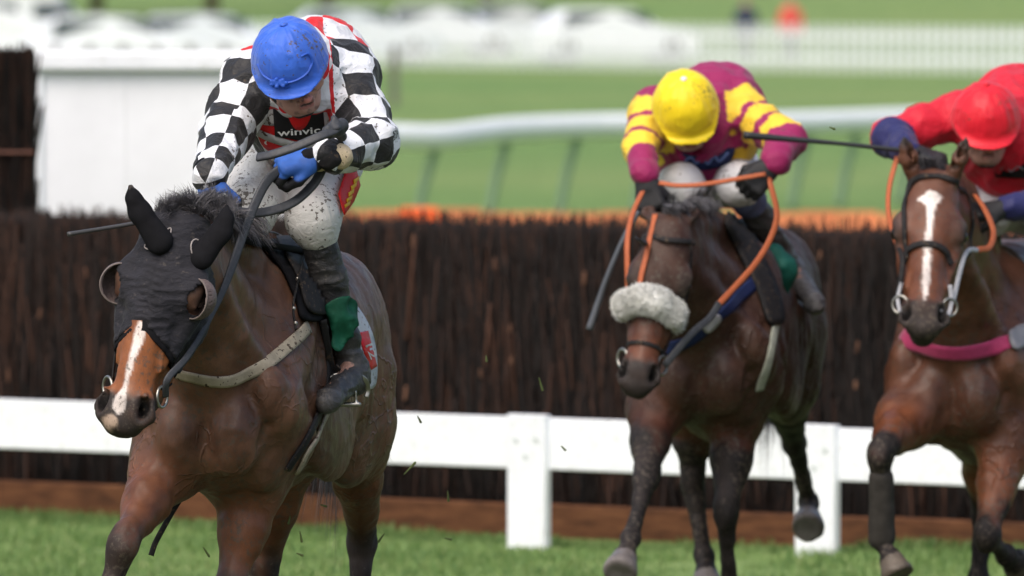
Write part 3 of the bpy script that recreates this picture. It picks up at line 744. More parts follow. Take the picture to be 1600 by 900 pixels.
        if spec.get('snip'):
            sx, sz_, sr = spec['snip']; q0 = np.hypot(h[:, 0]-sx, h[:, 2]-sz_); c = mix(c, (.42, .33, .26), sstep(sr, sr*.6, q0+.006*noise(p, 70, 2))*(h[:, 1] > -.11)*ih)
        for (b0, md, tp) in EP:
            t, d = seg_t(p, b0, tp); c = mix(c, BLK*1.6, sstep(.04, .02, d)*sstep(.55, .95, t)); 
        c = mix(c, BLK*1.2, sstep(.07, .03, np.abs(b[:, 1]))*0)
        return c
    s_head = SD(); add_head(s_head, HF)
    def vein(p):
        b = B.loc(p); h = HF.loc(p); return sstep(1.45, 1.30, b[:, 2])*(b[:, 2] > .72)*(b[:, 0] < .85)*np.clip(.75+1.3*fbm(p, 3.5, 44), 0, 1)
    mat = coat_mat('horse_coat_'+spec['key'], spec.get('rough', .42))
    disp = lambda p: .0055*fbm(p, 8, 5)+.0022*(1-2*np.abs(fbm(p*V(1, 1, .6), 17, 31, 2)))+.001*noise(p, 38, 6)
    lo_h = spec.get('h', .0075)
    o = sculpt('horse', s, lo_h, mat, None, colf, disp, {'vein': vein}, origin=feet)
    tag(o, spec['label'], 'horse')
    dk = [B.p(-.80, 0, 1.34), B.p(-.88, 0, 1.30), B.p(-.94, 0, 1.20)]; hairs('tail', dk, [-fz*.6-up*.7], .58, MANE, o, 1500, .0028, 21, 1.5, 7, .07)
    # eyes: wet dark balls set in the sockets
    if not spec.get('noeyes'):
        EM = mat_plain('eye_wet', (.012, .008, .006), .06, .6, .05, 5, 0)
        for q in (-1, 1):
            e = SD(); e.el(HF.p(.094*q, -.067, .222), np.array((.0195, .0235, .0235))*HF.k, HF.ax()); sculpt('eye', e, .004, EM, o)
    return o, s, HF, B, P, J

def hairs(name, roots, dirs, L, mat, parent, n, wid=.0016, seed=0, curl=.5, segs=5, jit=.28):
    """locks of mane: many thin tapering ribbons from random places on the root path"""
    r = np.random.RandomState(seed); roots = smooth_path(roots, 6); m = len(roots); mb = MB(); vs = []; fs = []; c = 0
    for i in range(n):
        if i % 45 == 0:
            t0 = r.uniform(0, m-1.001); k = int(t0); pc = roots[k]*(1-t0+k)+roots[k+1]*(t0-k)+r.normal(0, .012, 3)
            dc = nrm(np.asarray(dirs[r.randint(len(dirs))])+r.normal(0, jit, 3)); lc = L*r.uniform(.6, 1.1); gc = V(0, 0, -1)*curl*r.uniform(.5, 1.5)+r.normal(0, .3, 3)*curl*jit/.28
        p = pc+r.normal(0, .007, 3); d = nrm(dc+r.normal(0, .09, 3)); l = lc*r.uniform(.65, 1.1); g = gc+r.normal(0, .12, 3)*curl
        sd = nrm(np.cross(d, r.normal(0, 1, 3)))*wid*r.uniform(.7, 1.6); q = p.copy(); dd = d.copy()
        for j in range(segs+1):
            w_ = 1-j/(segs+.3); vs += [q-sd*w_, q+sd*w_]; dd = nrm(dd+g*(1.0/segs)); q = q+dd*l/segs
        for j in range(segs): fs.append((c+2*j, c+2*j+1, c+2*j+3, c+2*j+2))
        c += 2*(segs+1)
    return link(name, mesh_np(name, vs, fs), mat, parent)

# ---------------------------------------------------------------- the leading horse
H1 = dict(key='leader', Y=32.6, yaw=11, chest=(325, 640, .0), poll=(276, 325, -.42), muzzle=(176, 668, -.60), face=(-.30, -1, .12), hk=1.05, hw=1.16, k=.98,
    fr=[(258, 730, .10), (192, 850, -.20), (150, 985, -.20), (128, 1060, -.26)], fl=[(398, 745, .30), (358, 928, .20), (346, 1095, .25), (338, 1186, .16)],
    hl=[(552, 655, 1.30), (566, 842, 1.72), (560, 1000, 1.65), (555, 1070, 1.58)], hr=[(450, 690, 1.15), (412, 885, 1.35), (404, 1068, 1.30), (398, 1146, 1.20)],
    coat=(.128, .066, .042), headcol=(.22, .080, .030), legcol=(.16, .062, .030), dark=(.70, 1.12), hooded=True, arch=(0, 0, .02),
    ears=[((246, 372, -.47), (218, 330, -.47), (204, 292, -.48), .022), ((318, 396, -.46), (345, 362, -.46), (354, 322, -.45), .022)],
    blaze=[(.33, .0, .008), (.36, .0, .013), (.44, -.003, .007), (.51, -.003, .006), (.545, -.004, .013), (.575, -.004, .015), (.59, -.004, .0)], snip=(-.020, .612, .024),
    mzt=.012, low=(.036, .027, .024), label='bay race horse in a black hood with eye cups leading the field', h=.0065)
horse1, S1, HF1, B1, P1, J1 = build_horse(H1)
H2 = dict(key='second', Y=39., yaw=9, chest=(1094, 560, .0), poll=(1048, 338, -.40), muzzle=(992, 596, -.60), face=(-.14, -1, .0), hk=1.0, k=.97,
    fr=[(1024, 640, .10), (1010, 748, -.18), (985, 842, -.35), (970, 890, -.47)], fl=[(1150, 650, .25), (1134, 800, .1), (1140, 915, .22), (1140, 985, .15)],
    hl=[(1222, 590, 1.25), (1240, 688, 1.75), (1263, 785, 1.95), (1261, 822, 1.80)], hr=[(1085, 630, 1.0), (1082, 745, 1.1), (1100, 868, 1.05), (1106, 915, .98)],
    coat=(.058, .029, .020), headcol=(.034, .018, .013), nosecol=(.13, .045, .022), legcol=(.08, .027, .015), dark=(.25, .6), hoof=(.16, .15, .15), arch=(0, 0, .03),
    ears=[((1020, 340, -.34), (1012, 332, -.26), (1008, 326, -.20), .020), ((1076, 340, -.32), (1084, 332, -.24), (1090, 328, -.18), .020)],
    label='dark bay horse with a white sheepskin noseband running second', h=.0085, rough=.38)
horse2, S2, HF2, B2, P2, J2 = build_horse(H2)
H3 = dict(key='third', Y=39., yaw=12, chest=(1492, 590, .05), poll=(1458, 262, -.42), muzzle=(1444, 494, -.78), face=(-.03, -1, .25), hk=1.04, hw=1.14, k=1.0,
    fr=[(1416, 655, .05), (1376, 706, -.32), (1378, 845, -.25), (1402, 893, -.30)], fl=[(1572, 690, .15), (1541, 838, -.05), (1572, 868, .22), (1592, 882, .32)],
    hl=[(1640, 660, 1.3), (1650, 800, 1.6), (1640, 900, 1.5), (1635, 962, 1.42)], hr=[(1540, 680, 1.1), (1536, 800, 1.35), (1530, 905, 1.3), (1525, 966, 1.22)],
    coat=(.11, .048, .030), headcol=(.12, .045, .023), legcol=(.16, .055, .024), dark=(.60, .92), arch=(0, 0, .10),
    ears=[((1428, 276, -.42), (1418, 246, -.45), (1412, 214, -.47), .030), ((1488, 278, -.42), (1500, 246, -.45), (1511, 214, -.47), .030)],
    blaze=[(.095, .0, .006), (.115, .004, .026), (.135, -.008, .034), (.155, .0, .014), (.22, .0, .009), (.34, -.002, .010), (.44, -.002, .011), (.50, 0, .007), (.53, .0, .0)],
    label='bay horse with a white star and stripe and a magenta breastgirth at the right edge', h=.0085)
horse3, S3, HF3, B3, P3, J3 = build_horse(H3)
# ================================================================ JOCKEYS AND TACK
def rayd(px, py): return nrm(Q(px, py, 10)-V(0, 0, CAMH))
def onto(sd, P, pts, d0=-1.2, off=0.):
    """px points dropped along the line of sight onto a surface"""
    out = []
    for q in pts:
        d = q[2] if len(q) > 2 else d0
        m_ = sd.march(P(q[0], q[1], d)[None], rayd(q[0], q[1]), off)
        if abs(sd.ev(m_, 1.5)[0]-off) > .03:
            m_ = P(q[0], q[1], d)[None]; k_ = m_ if not out else m_+rayd(q[0], q[1])*((out[-1]-m_[0])@rayd(q[0], q[1])); m_ = sd.proj(k_, off, 12)
        out.append(m_[0])
    return np.array(out)
def patch(name, sd, P, poly, mat, parent, d0=-1.2, th=.006, off=.002, step=7, wob=.0, color=None, rnd=True, attrs=None):
    """a cloth lying on a surface: outline given in the photograph, draped on sd, with thickness"""
    poly = np.array(poly, float)
    if rnd:
        q = np.vstack([poly, poly[:1]]); E = np.vstack([poly[-1:], q, poly[1:2]]); o = []
        for i in range(1, len(E)-2):
            for t in np.linspace(0, 1, 5, endpoint=False):
                a, b, c, d = E[i-1], E[i], E[i+1], E[i+2]; o.append(.5*((2*b)+(-a+c)*t+(2*a-5*b+4*c-d)*t*t+(-a+3*b-3*c+d)*t**3))
        poly = np.array(o)
    # even outline, grid inside, constrained triangulation
    q = np.vstack([poly, poly[:1]]); L = np.r_[0, np.cumsum(np.hypot(*np.diff(q, axis=0).T))]; nb_ = max(12, int(L[-1]/(step*.8))); tt = np.linspace(0, L[-1], nb_, endpoint=False)
    bd = np.stack([np.interp(tt, L, q[:, 0]), np.interp(tt, L, q[:, 1])], 1) if rnd else np.vstack([np.linspace(poly[k-1], poly[k], max(2, int(np.hypot(*(poly[k]-poly[k-1]))/step)+1), endpoint=False) for k in range(len(poly))])
    lo, hi = bd.min(0), bd.max(0); gx, gy = np.meshgrid(np.arange(lo[0], hi[0], step), np.arange(lo[1], hi[1], step)); g = np.stack([gx.ravel(), gy.ravel()], 1)
    c = np.zeros(len(g), bool); dist = np.full(len(g), 1e9); j = len(bd)-1
    for k in range(len(bd)):
        a, b = bd[k], bd[j]; m = ((a[1] > g[:, 1]) != (b[1] > g[:, 1])); x = (b[0]-a[0])*(g[:, 1]-a[1])/((b[1]-a[1])+1e-12)+a[0]; c ^= m & (g[:, 0] < x)
        ab = b-a; t = np.clip((g-a)@ab/max(ab@ab, 1e-9), 0, 1); dist = np.minimum(dist, np.hypot(*(g-a-t[:, None]*ab).T)); j = k
    g = g[c & (dist > step*.45)]; allp = np.vstack([bd, g]); nB = len(bd)
    from mathutils.geometry import delaunay_2d_cdt
    r_c = delaunay_2d_cdt([mathutils.Vector(p) for p in allp], [(k, (k+1) % nB) for k in range(nB)], [], 1, 1e-4)
    G = np.array([v[:] for v in r_c[0]]); F = [tuple(f) for f in r_c[2]]
    S0 = np.array([P(a, b, d0) for a, b in G]); R = np.array([rayd(a, b) for a, b in G]); t = np.zeros(len(G))
    for _ in range(70): t += np.clip((sd.ev(S0+t[:, None]*R, 1.5)-off)*.8, -.02, .1)
    A = S0+t[:, None]*R; bad = np.abs(sd.ev(A, 1.5)-off) > .03
    if bad.any():      # outline points that pass beside the body fall onto the nearest place of it
        good = ~bad; gi = np.where(good)[0]
        for i_ in np.where(bad)[0]:
            o_ = gi[np.argmin(((G[gi]-G[i_])**2).sum(1))]; A[i_] = S0[i_]+R[i_]*t[o_]
        A[bad] = sd.proj(A[bad], off, 10)
    nr = sd.grad(A, .01)
    if wob: A = A+nr*(wob*(1.2-1.6*np.abs(fbm(A*V(1.6, 1, .7), 15, 12, 2))))[:, None]
    Bk = A; A = A+nr*th; n = len(A)
    from collections import Counter
    ec = Counter(); 
    for f in F:
        for i in range(3): ec[frozenset((f[i], f[(i+1) % 3]))] += 1
    FF = [f[::-1] for f in F]+[tuple(i+n for i in f) for f in F]
    for f in F:
        for i in range(3):
            a, b = f[i], f[(i+1) % 3]
            if ec[frozenset((a, b))] == 1 and a != b: FF.append((a, b, b+n, a+n))
    FF = [tuple(dict.fromkeys(f)) for f in FF]; FF = [f for f in FF if len(f) > 2]
    me = bpy.data.meshes.new(name); me.from_pydata([tuple(v) for v in np.vstack([A, Bk])], [], FF); me.update()
    if color is not None:
        c = color(np.vstack([G, G])); c = np.concatenate([c, np.ones((len(c), 1))], 1).astype(np.float32); at = me.attributes.new('col', 'FLOAT_COLOR', 'POINT'); at.data.foreach_set('color', c.ravel())
    return link(name, me, mat, parent)
def lettering(name, txt, sd, P, p0, p1, hpx, mat, parent, d0=-1.2, off=.009, bold=.0, shear=0):
    """words in real letters laid on a curved surface between two places"""
    cu = bpy.data.curves.new(name, 'FONT'); cu.body = txt; cu.size = 1; cu.offset = bold; cu.resolution_u = 4; cu.shear = shear
    to = bpy.data.objects.new('t', cu); COL.objects.link(to); dg = bpy.context.evaluated_depsgraph_get(); me = bpy.data.meshes.new_from_object(to.evaluated_get(dg)); bpy.data.objects.remove(to)
    co = np.array([v.co[:] for v in me.vertices]); W = co[:, 0].max()-co[:, 0].min(); x = (co[:, 0]-co[:, 0].min())/W; y = co[:, 1]/.7
    p0 = np.array(p0, float); p1 = np.array(p1, float); d = p1-p0; n = np.array([d[1], -d[0]])/np.hypot(*d); G = p0+x[:, None]*d+(y*hpx)[:, None]*n
    S0 = np.array([P(a, b, d0) for a, b in G]); R = np.array([rayd(a, b) for a, b in G]); t = np.zeros(len(G))
    for _ in range(70): t += np.clip((sd.ev(S0+t[:, None]*R, 1.5)-off)*.8, -.02, .1)
    A = S0+t[:, None]*R
    for v, c in zip(me.vertices, A): v.co = tuple(c)
    return link(name, me, mat, parent, None, False)

def fist(s, W, dr, pn, side, k=1., curl=1.):
    """glove closed round what it holds: palm, four fingers, thumb"""
    dr = nrm(dr); pn = nrm(pn-(pn@dr)*dr); side = nrm(side-(side@dr)*dr-(side@pn)*pn)
    offs = (.035, .0125, -.0105, -.032); ln = (1., 1.08, 1.02, .85)
    s.rc(W-dr*.03*k, W+dr*.02*k, .028*k, .026*k, .02)
    for o, l in zip(offs, ln):
        kn = W+dr*(.088-abs(o)*.25)*k+side*o*k
        s.rc(W+dr*.01*k+side*o*.6*k, kn, .0185*k, .0155*k, .014)
        q = kn; prev = .0125
        for ang, L, r_ in ((62*curl, .040, .0118), (128*curl, .027, .0108), (205*curl, .021, .0092)):
            a = math.radians(ang); n_ = q+(dr*math.cos(a)+pn*math.sin(a))*L*l*k; s.rc(q, n_, prev*k, r_*k, .002); q = n_; prev = r_
    a0 = W+dr*.022*k+side*.026*k+pn*.008*k; a1 = a0+(side*.026+dr*.030+pn*.016)*k; a2 = a1+(dr*.026+pn*.018-side*.008)*k; a3 = a2+(dr*.016+pn*.012-side*.018)*k
    s.rc(a0, a1, .019*k, .0145*k, .012); s.rc(a1, a2, .0138*k, .0125*k, .004); s.rc(a2, a3, .0122*k, .0098*k, .004)

def cloth_mat(name, rough=.6, mud=.5, fold=.004, sheen=.1, colnode=None):
    m = N(name, rough, .3); v = m.obj(); c = colnode(m) if colnode else m.attr('col')
    g1 = m.noise(95, 3, .5, v); g2 = m.noise(9, 3, .5, v); th = m.math('ADD', g1, m.math('MULTIPLY', m.math('SUBTRACT', g2, .28), .8))
    mk = m.ramp(th, [(.93-mud*.08, (0, 0, 0)), (.96-mud*.08, (.85, .85, .85))]); c = m.mixc(mk, c, (.075, .055, .038))
    dirt = m.ramp(m.noise(7, 4, .6, v), [(.5, (1, 1, 1)), (.75, (.80, .76, .70))]); c = m.mixc(mud, c, dirt, 'MULTIPLY')
    m.col(c); m.bump(m.noise(20, 4, .55, v, 2.), fold*2.6, .7); m.bump(m.noise(900, 2, .5, v), .0004, .3); m.b.inputs['Sheen Weight'].default_value = sheen
    return m.m
def folds(sc_=11, amp=.006, seed=3):
    def f(p):
        n = fbm(p, sc_, seed, 2); return amp*(1-2*np.abs(n))*.7+amp*.4*noise(p, sc_*.5, seed+9)
    return f

def rider(sp):
    Yo = sp['Y']; P = lambda a, b, d=0.: Q(a, b, Yo+d); J = {k: P(*v) for k, v in sp['J'].items()}
    c = J['head']; u = nrm(np.array(sp['u'], float)); f = np.array(sp['f'], float); f = nrm(f-(f@u)*u); r = np.cross(f, u)   # r = rider's right or left hand side in the picture
    hs = sp.get('hs', 1.0); HFm = Frame(c, r, f, u, hs)
    h = sp.get('h', .007)
    # ---- body with the face
    b = SD(); e = lambda q, rr, k=.015, op=0: b.el(HFm.p(*q), np.array(rr)*hs, HFm.ax(), k, op); rc = lambda a, d, ra, rb, k=.012, op=0: b.rc(HFm.p(*a), HFm.p(*d), ra*hs, rb*hs, k, None, op)
    e((0, -.005, .01), (.076, .097, .092)); e((0, .030, -.055), (.062, .062, .075), .03); e((0, .055, -.105), (.038, .034, .030), .03)
    rc((0, .092, -.018), (0, .112, -.056), .010, .0125, .012); e((0, .117, -.058), (.013, .011, .010), .006)
    for q in (-1, 1):
        e((.013*q, .105, -.060), (.008, .009, .007), .006); e((.045*q, .066, -.045), (.024, .02, .02), .02)
        rc((.018*q, .094, -.008), (.048*q, .078, -.010), .008, .008, .012); e((.033*q, .088, -.024), (.015, .012, .010), .006, 1); e((.032*q, .080, -.024), (.0125,)*3, .002)
        rc((.055*q, .0, -.09), (.025*q, .06, -.11), .02, .018, .03); e((.079*q, -.012, -.03), (.010, .02, .03), .008)
    rc((-.020, .095, -.078), (.020, .095, -.078), .0075, .0075, .008); rc((-.018, .092, -.091), (.018, .092, -.091), .008, .008, .008)
    e((0, .102, -.0845), (.019, .010, .0035), .003, 1); e((0, .086, -.106), (.02, .016, .015), .012)
    nk = J['neck']; b.rc(HFm.p(0, -.03, -.06), nk, .055, .062, .04)
    b.rc(nk, J['chest'], .07, .13, .06).rc(J['chest'], J['waist'], .13, .11, .06).rc(J['waist'], J['pelvis'], .11, .12, .06)
    for q in 'rl':
        b.chain([J['chest']*.4+J['sh'+q]*.6, J['sh'+q], J['el'+q], J['wr'+q]], (.07, .055, .038, .026), .03)
        b.chain([J['pelvis']*.4+J['hip'+q]*.6, J['hip'+q], J['kn'+q], J['an'+q], J['to'+q]], (.10, .078, .045, .03, .025), .04)
        b.rc(J['wr'+q], J['wr'+q]+nrm(np.array(sp['hd'+q][0], float))*.06, .024, .018, .01)
    def bc(p):
        q = HFm.loc(p); cc = np.tile(np.array((.46, .25, .185)), (len(p), 1)); cc = cc*(1+.10*fbm(p, 40, 3)[:, None])
        cc = mix(cc, (.52, .17, .14), sstep(.03, .012, np.linalg.norm((q-V(0, .118, -.055))/V(1, 1, 1.3), axis=1))*.7)
        cc = mix(cc, (.38, .10, .09), (np.abs(q[:, 0]) < .021)*(np.abs(q[:, 2]+.0845) < .012)*(q[:, 1] > .07)*.8)
        cc = mix(cc, (.03, .01, .01), (np.abs(q[:, 0]) < .018)*(np.abs(q[:, 2]+.0845) < .0035)*(q[:, 1] > .07))
        cc = mix(cc, (.10, .06, .045), sstep(.55, .75, fbm(p, 60, 9)+.3)*.7*(q[:, 2] < 0))
        cc = mix(cc, (.25, .16, .13), (q[:, 2] < -.07)*(q[:, 1] > .02)*.35)
        cc = mix(cc, (.05, .035, .02), sstep(.03, .0, q[:, 1]+.02)*(q[:, 2] > -.06))
        return cc
    SK = N('skin_'+sp['key'], .5, .4); SK.col(SK.attr('col')); SK.b.inputs['Subsurface Weight'].default_value = .08; SK.b.inputs['Subsurface Radius'].default_value = (.01, .004, .002); SK.bump(SK.noise(300, 3, .5, SK.obj()), .0006, .4)
    body = sculpt('person', b, min(h, sp.get('hb', .0045)), SK.m, None, bc, origin=J['pelvis']); tag(body, sp['label'], 'person')
    # ---- jacket
    s = SD(); JR = sp.get('jr', 1.)
    s.rc(nk*.75+J['chest']*.25, J['chest'], .10, .165, .08, (V(0, 1, 0), .9)).rc(J['chest'], J['waist'], .160*JR, .140*JR, .08).rc(J['waist'], J['hem'], .14*JR, .135*JR, .04)
    if 'back' in J: s.rc(nk, J['back'], .11, .15, .08).rc(J['back'], J['waist'], .15, .13, .08)
    s.rc(J['shr'], J['shl'], .085, .085, .08)
    SR = sp.get('sr', (.092, .078, .050))
    for q in 'rl':
        A, E_, W_ = J['sh'+q], J['el'+q], J['wr'+q]; s.rc(A, A*.5+E_*.5, SR[0], (SR[0]+SR[1])/2, .04).rc(A*.5+E_*.5, E_, (SR[0]+SR[1])/2, SR[1], .02).rc(E_, W_, SR[1]*.95, SR[2], .02)
        cf = nrm(W_-E_); s.rc(W_-cf*.015, W_, SR[2]*.98, SR[2]*.86, .01)
    # neckline opening
    s.rc(HFm.p(0, -.02, -.08), HFm.p(0, .04, -.16), .05, .05, .01, None, 1)
    ang = {}
    def armpar(p):
        best = np.full(len(p), 9.); T = np.zeros(len(p)); AN = np.zeros(len(p)); SL = np.zeros(len(p)); base = 0
        for q in 'rl':
            pts = [J['sh'+q], J['el'+q], J['wr'+q]]; acc = 0
            for a_, b_ in ((pts[0], pts[1]), (pts[1], pts[2])):
                ab = b_-a_; L = np.linalg.norm(ab); dr = ab/L; tt = (p-a_)@dr; tcl = np.clip(tt, -.12 if a_ is pts[0] else 0, L); v = p-a_-tcl[:, None]*dr; d = np.linalg.norm(v, axis=1)
                e1 = nrm(V(0, 1, 0)-dr[1]*dr); e2 = np.cross(dr, e1); m = d < best
                best[m] = d[m]; T[m] = (acc+tcl)[m]; AN[m] = np.arctan2(v@e2, -(v@e1))[m]; SL[m] = (tt if a_ is pts[0] else tt*0+9)[m]; acc += L
        return T, AN, SL
    tx = nrm(J['shl']-J['shr']); tz = nrm(J['chest']-J['hem'])
    def slv(p):
        T, AN, SL = armpar(p); cd_ = (p-(J['shr']+J['shl'])/2)@tx; w2 = np.linalg.norm(J['shl']-J['shr'])/2
        return np.where(SL > 8, 1., np.where(np.abs(cd_) > w2-.045, np.minimum(SL, 1)+.05, -.2))
    at = {'at': lambda p: armpar(p)[0], 'aa': lambda p: armpar(p)[1], 'asl': slv, 'tu': lambda p: (p-J['chest'])@tx, 'tw': lambda p: (p-J['chest'])@tz}
    jk = sculpt('silks_jacket', s, h*.75 if sp.get('fine') else h, sp['jmat'], body, sp.get('jcol', lambda ap: None) and (lambda p: sp['jcolf'](p, armpar(p), slv(p), (p-J['chest'])@tx, (p-J['chest'])@tz)), folds(13, .013, 5), at)
    # ---- breeches and boots
    g = SD(); TR = sp.get('tr', (.125, .092, .062))
    g.rc(J['waist']*.5+J['pelvis']*.5, J['pelvis'], .12, .15, .06)
    for q in 'rl':
        g.rc(J['pelvis']*.45+J['hip'+q]*.55, J['hip'+q], .13, TR[0], .06).rc(J['hip'+q], J['hip'+q]*.45+J['kn'+q]*.55, TR[0], TR[1]*1.05, .05).rc(J['hip'+q]*.45+J['kn'+q]*.55, J['kn'+q], TR[1]*1.05, TR[1]*.82, .03)
        g.rc(J['kn'+q], J['kn'+q]*.90+J['an'+q]*.10, TR[1]*.78, TR[2], .03)
    BR = sp['bmat']; sculpt('breeches', g, h, BR, body, sp.get('bcolf'), folds(9, .006, 8))
    for q in 'rl':
        t = SD(); K, A, T = J['kn'+q], J['an'+q], J['to'+q]; dr = nrm(A-K); hl = A+nrm(A-T)*.045+dr*.03
        t.chain([K*.93+A*.07, K*.6+A*.4, K*.2+A*.8, A], (.049, .050, .040, .040), .02)
        t.rc(A, A+dr*.035+nrm(T-A)*.02, .043, .040, .02).rc(A+dr*.02, T, .040, .034, .02).rc(A+dr*.02+nrm(A-T)*.03, hl, .030, .031, .02)
        t.rc(T, T+nrm(T-A)*.025, .035, .026, .015); t.rc(hl+dr*.015, hl+dr*.03, .026, .024, .006)
        bm = sp['boot']; bt = sculpt('boot', t, h*.8, bm, body, None, lambda p: .0040*(1-2*np.abs(fbm(p*V(1, 1, 2.2), 15, 3, 2))))
        if sp.get('boottop'):
            P_ = [K*.84+A*.16+V(0, 0, 0)]
    # ---- gloves
    for q in 'rl':
        dr, pn, sd_ = [np.array(x, float) for x in sp['hd'+q][:3]]; t = SD(); fist(t, J['wr'+q]+nrm(dr)*.03, dr, pn, sd_, sp.get('gk', 1.10)); 
        t.rc(J['wr'+q]-nrm(dr)*.01, J['wr'+q]+nrm(dr)*.03, .034, .030, .01)
        W0 = J['wr'+q]; D = nrm(dr)
        gcol = sp['gcolf']; sculpt('glove', t, .0026 if sp.get('fine') else .0055, sp['gmat'], body, lambda p, W0=W0, D=D, pn=pn: gcol((p-W0)@D, (p-W0)@nrm(pn-(pn@D)*D), p), lambda p: .0008*noise(p, 70, 3))
    # ---- helmet with its silk cap
    cy = math.radians(sp.get('capyaw', 0)); kc = Frame(HFm.p(0, .004, .028), r*math.cos(cy)+f*math.sin(cy), f*math.cos(cy)-r*math.sin(cy), u, hs*sp.get('ck', 1.))
    s = SD(); E = lambda q, rr, k=.02, op=0, ax=None: s.el(kc.p(*q), np.array(rr)*kc.k, ax or kc.ax(), k, op)
    E((0, 0, 0), (.112, .128, .112)); E((0, -.01, -.03), (.113, .128, .07), .03)
    tl = math.radians(sp.get('peak', 14)); pf = kc.y*math.cos(tl)-kc.z*math.sin(tl); pu = kc.z*math.cos(tl)+kc.y*math.sin(tl)
    E((0, .074, -.040), (.100, .088, .012), .022, 0, (kc.x, pf, pu)); 
    E((0, -.01, -.13), (.20, .20, .065), .012, 1); E((0, .07, -.108), (.115, .12, .045), .012, 1)
    def cdis(p):
        q = kc.loc(p); an = np.arctan2(q[:, 0], q[:, 1]); rr_ = np.hypot(q[:, 0], q[:, 1]); top = (q[:, 2] > -.02)
        seam = np.minimum(np.abs(((an*8/(2*np.pi)) % 1)-.5)*2*np.pi/8*rr_, 1)
        w_ = -.0022*np.exp(-(seam/.0028)**2)*top+.0022*fbm(np.stack([an*2.6, rr_*9, rr_*0], 1), 1.6, 7, 3)*sstep(.0, .05, rr_)*top
        return w_+.0014*(1-2*np.abs(noise(p, 30, 8)))*sstep(-.06, -.02, q[:, 2])-.003*np.exp(-((q[:, 2]+.052)/.004)**2)*(rr_ > .1)
    def ccol(p):
        q = kc.loc(p); cc = np.tile(np.array(sp['cap'], float), (len(p), 1)); cc = cc*(1+.05*fbm(p, 30, 2)[:, None]); return cc
    helm = sculpt('riding_helmet', s, .004 if sp.get('fine') else .0045, sp['cmat'], body, ccol, cdis)
    t = SD(); t.el(kc.p(0, 0, .113), np.array((.013, .013, .006))*kc.k, kc.ax()); sculpt('cap_button', t, .002 if sp.get('fine') else .004, sp.get('bumat', sp['cmat']), helm, ccol)
    # dark shell, harness and goggles under the cap
    DKH = mat_plain('helmet_black', (.02, .02, .022), .5, .4, .1, 20, 0)
    t = SD(); t.el(kc.p(0, -.012, -.055), np.array((.099, .110, .062))*kc.k, kc.ax()); t.el(HFm.p(0, .11, -.075), np.array((.072, .10, .09))*hs, HFm.ax(), .01, 1); t.el(HFm.p(0, 0, -.15), (.2, .2, .055), HFm.ax(), .01, 1); sculpt('helmet_shell', t, .005, DKH, helm)
    for q in (-1, 1): strap('chin_strap', [HFm.p(.078*q, .0, -.03), HFm.p(.070*q, .022, -.085), HFm.p(.030*q, .06, -.132), HFm.p(0, .066, -.137)], .016, .003, DKH, helm, nor=r*q+V(0, -.3, 0), n=6)
    t = SD(); t.el(HFm.p(0, .062, -.022), np.array((.074, .044, .026))*hs, HFm.ax()); t.el(HFm.p(0, .045, -.022), np.array((.066, .040, .05))*hs, HFm.ax(), .003, 1)
    sculpt('goggles', t, .0035, mat_plain('goggle_lens', sp.get('gog', (.03, .025, .02)), .12, .6, .1, 10, 0), helm)
    return body, J, P, HFm, kc, helm

BLACKL = mat_plain('black_leather', (.018, .017, .018), .72, .2, .3, 50, .0008, mud=.5)
GREYL = mat_plain('worn_rein_rubber', (.045, .048, .055), .55, .4, .3, 80, .001)
DARKN = mat_plain('black_neoprene', (.009, .009, .011), .85, .12, .2, 60, .0008)
STEEL = mat_plain('bit_steel', (.38, .37, .34), .35, .6, .1, 40, 0, metal=.9)
def boot_mat(name, c, mud=.8):
    m = N(name, .48, .5); v = m.obj(); f = m.ramp(m.noise(6, 5, .65, v), [(.35, c), (.65, (.085*mud, .080*mud, .078*mud))]); k = m.ramp(m.noise(50, 4, .6, v), [(.58, (0, 0, 0)), (.66, (.7*mud, .7*mud, .7*mud))])
    m.col(m.mixc(k, f, (.11, .095, .08))); m.bump(m.noise(22, 5, .65, v, 1.5), .010, .7); m.bump(m.noise(200, 3, .6, v), .001, .4); return m.m

# ================================================================ rider of the leading horse
def checks(m):
    t, a, sl, tu, tw = [m.attr(x, 'Fac') for x in ('at', 'aa', 'asl', 'tu', 'tw')]
    wv = m.math('MULTIPLY', m.math('SUBTRACT', m.noise(8, 2, .5, m.obj()), .5), .06)
    ci = m.math('ADD', m.math('FLOOR', m.math('DIVIDE', m.math('ADD', t, wv), .084)), m.math('FLOOR', m.math('DIVIDE', m.math('ADD', a, m.math('MULTIPLY', wv, 10.)), 1.12)))
    ck = m.math('ABSOLUTE', m.math('MODULO', ci, 2.)); arm = m.mixc(ck, (.80, .82, .87), (.018, .018, .02))
    cj = m.math('ADD', m.math('FLOOR', m.math('DIVIDE', m.math('ADD', tu, wv), .082)), m.math('FLOOR', m.math('DIVIDE', m.math('ADD', tw, wv), .082)))
    cr = m.math('ABSOLUTE', m.math('MODULO', cj, 2.)); tor = m.mixc(cr, (.66, .67, .70), (.62, .012, .016))
    return m.mixc(m.math('GREATER_THAN', sl, 0.), tor, arm)
JM1 = cloth_mat('checked_silk', .5, .55, .004, .1, checks)
BM1 = cloth_mat('white_breeches', .65, 1.7, .004, .1, lambda m: m.ramp(m.noise(5, 3, .5, m.obj()), [(.3, (.68, .67, .65)), (.7, (.80, .79, .78))]))
def glove1(t, n, p):
    c = np.tile(np.array((.035, .115, .42)), (len(t), 1)); c = c*(1+.2*noise(p, 60, 3)[:, None]); c = mix(c, (.012, .012, .014), sstep(.012, .020, n)); c = mix(c, (.014, .014, .016), sstep(.034, .030, t)); return c
GM = N('glove_cloth', .6, .3); GM.col(GM.attr('col')); GM.bump(GM.noise(150, 3, .5, GM.obj()), .001, .5)
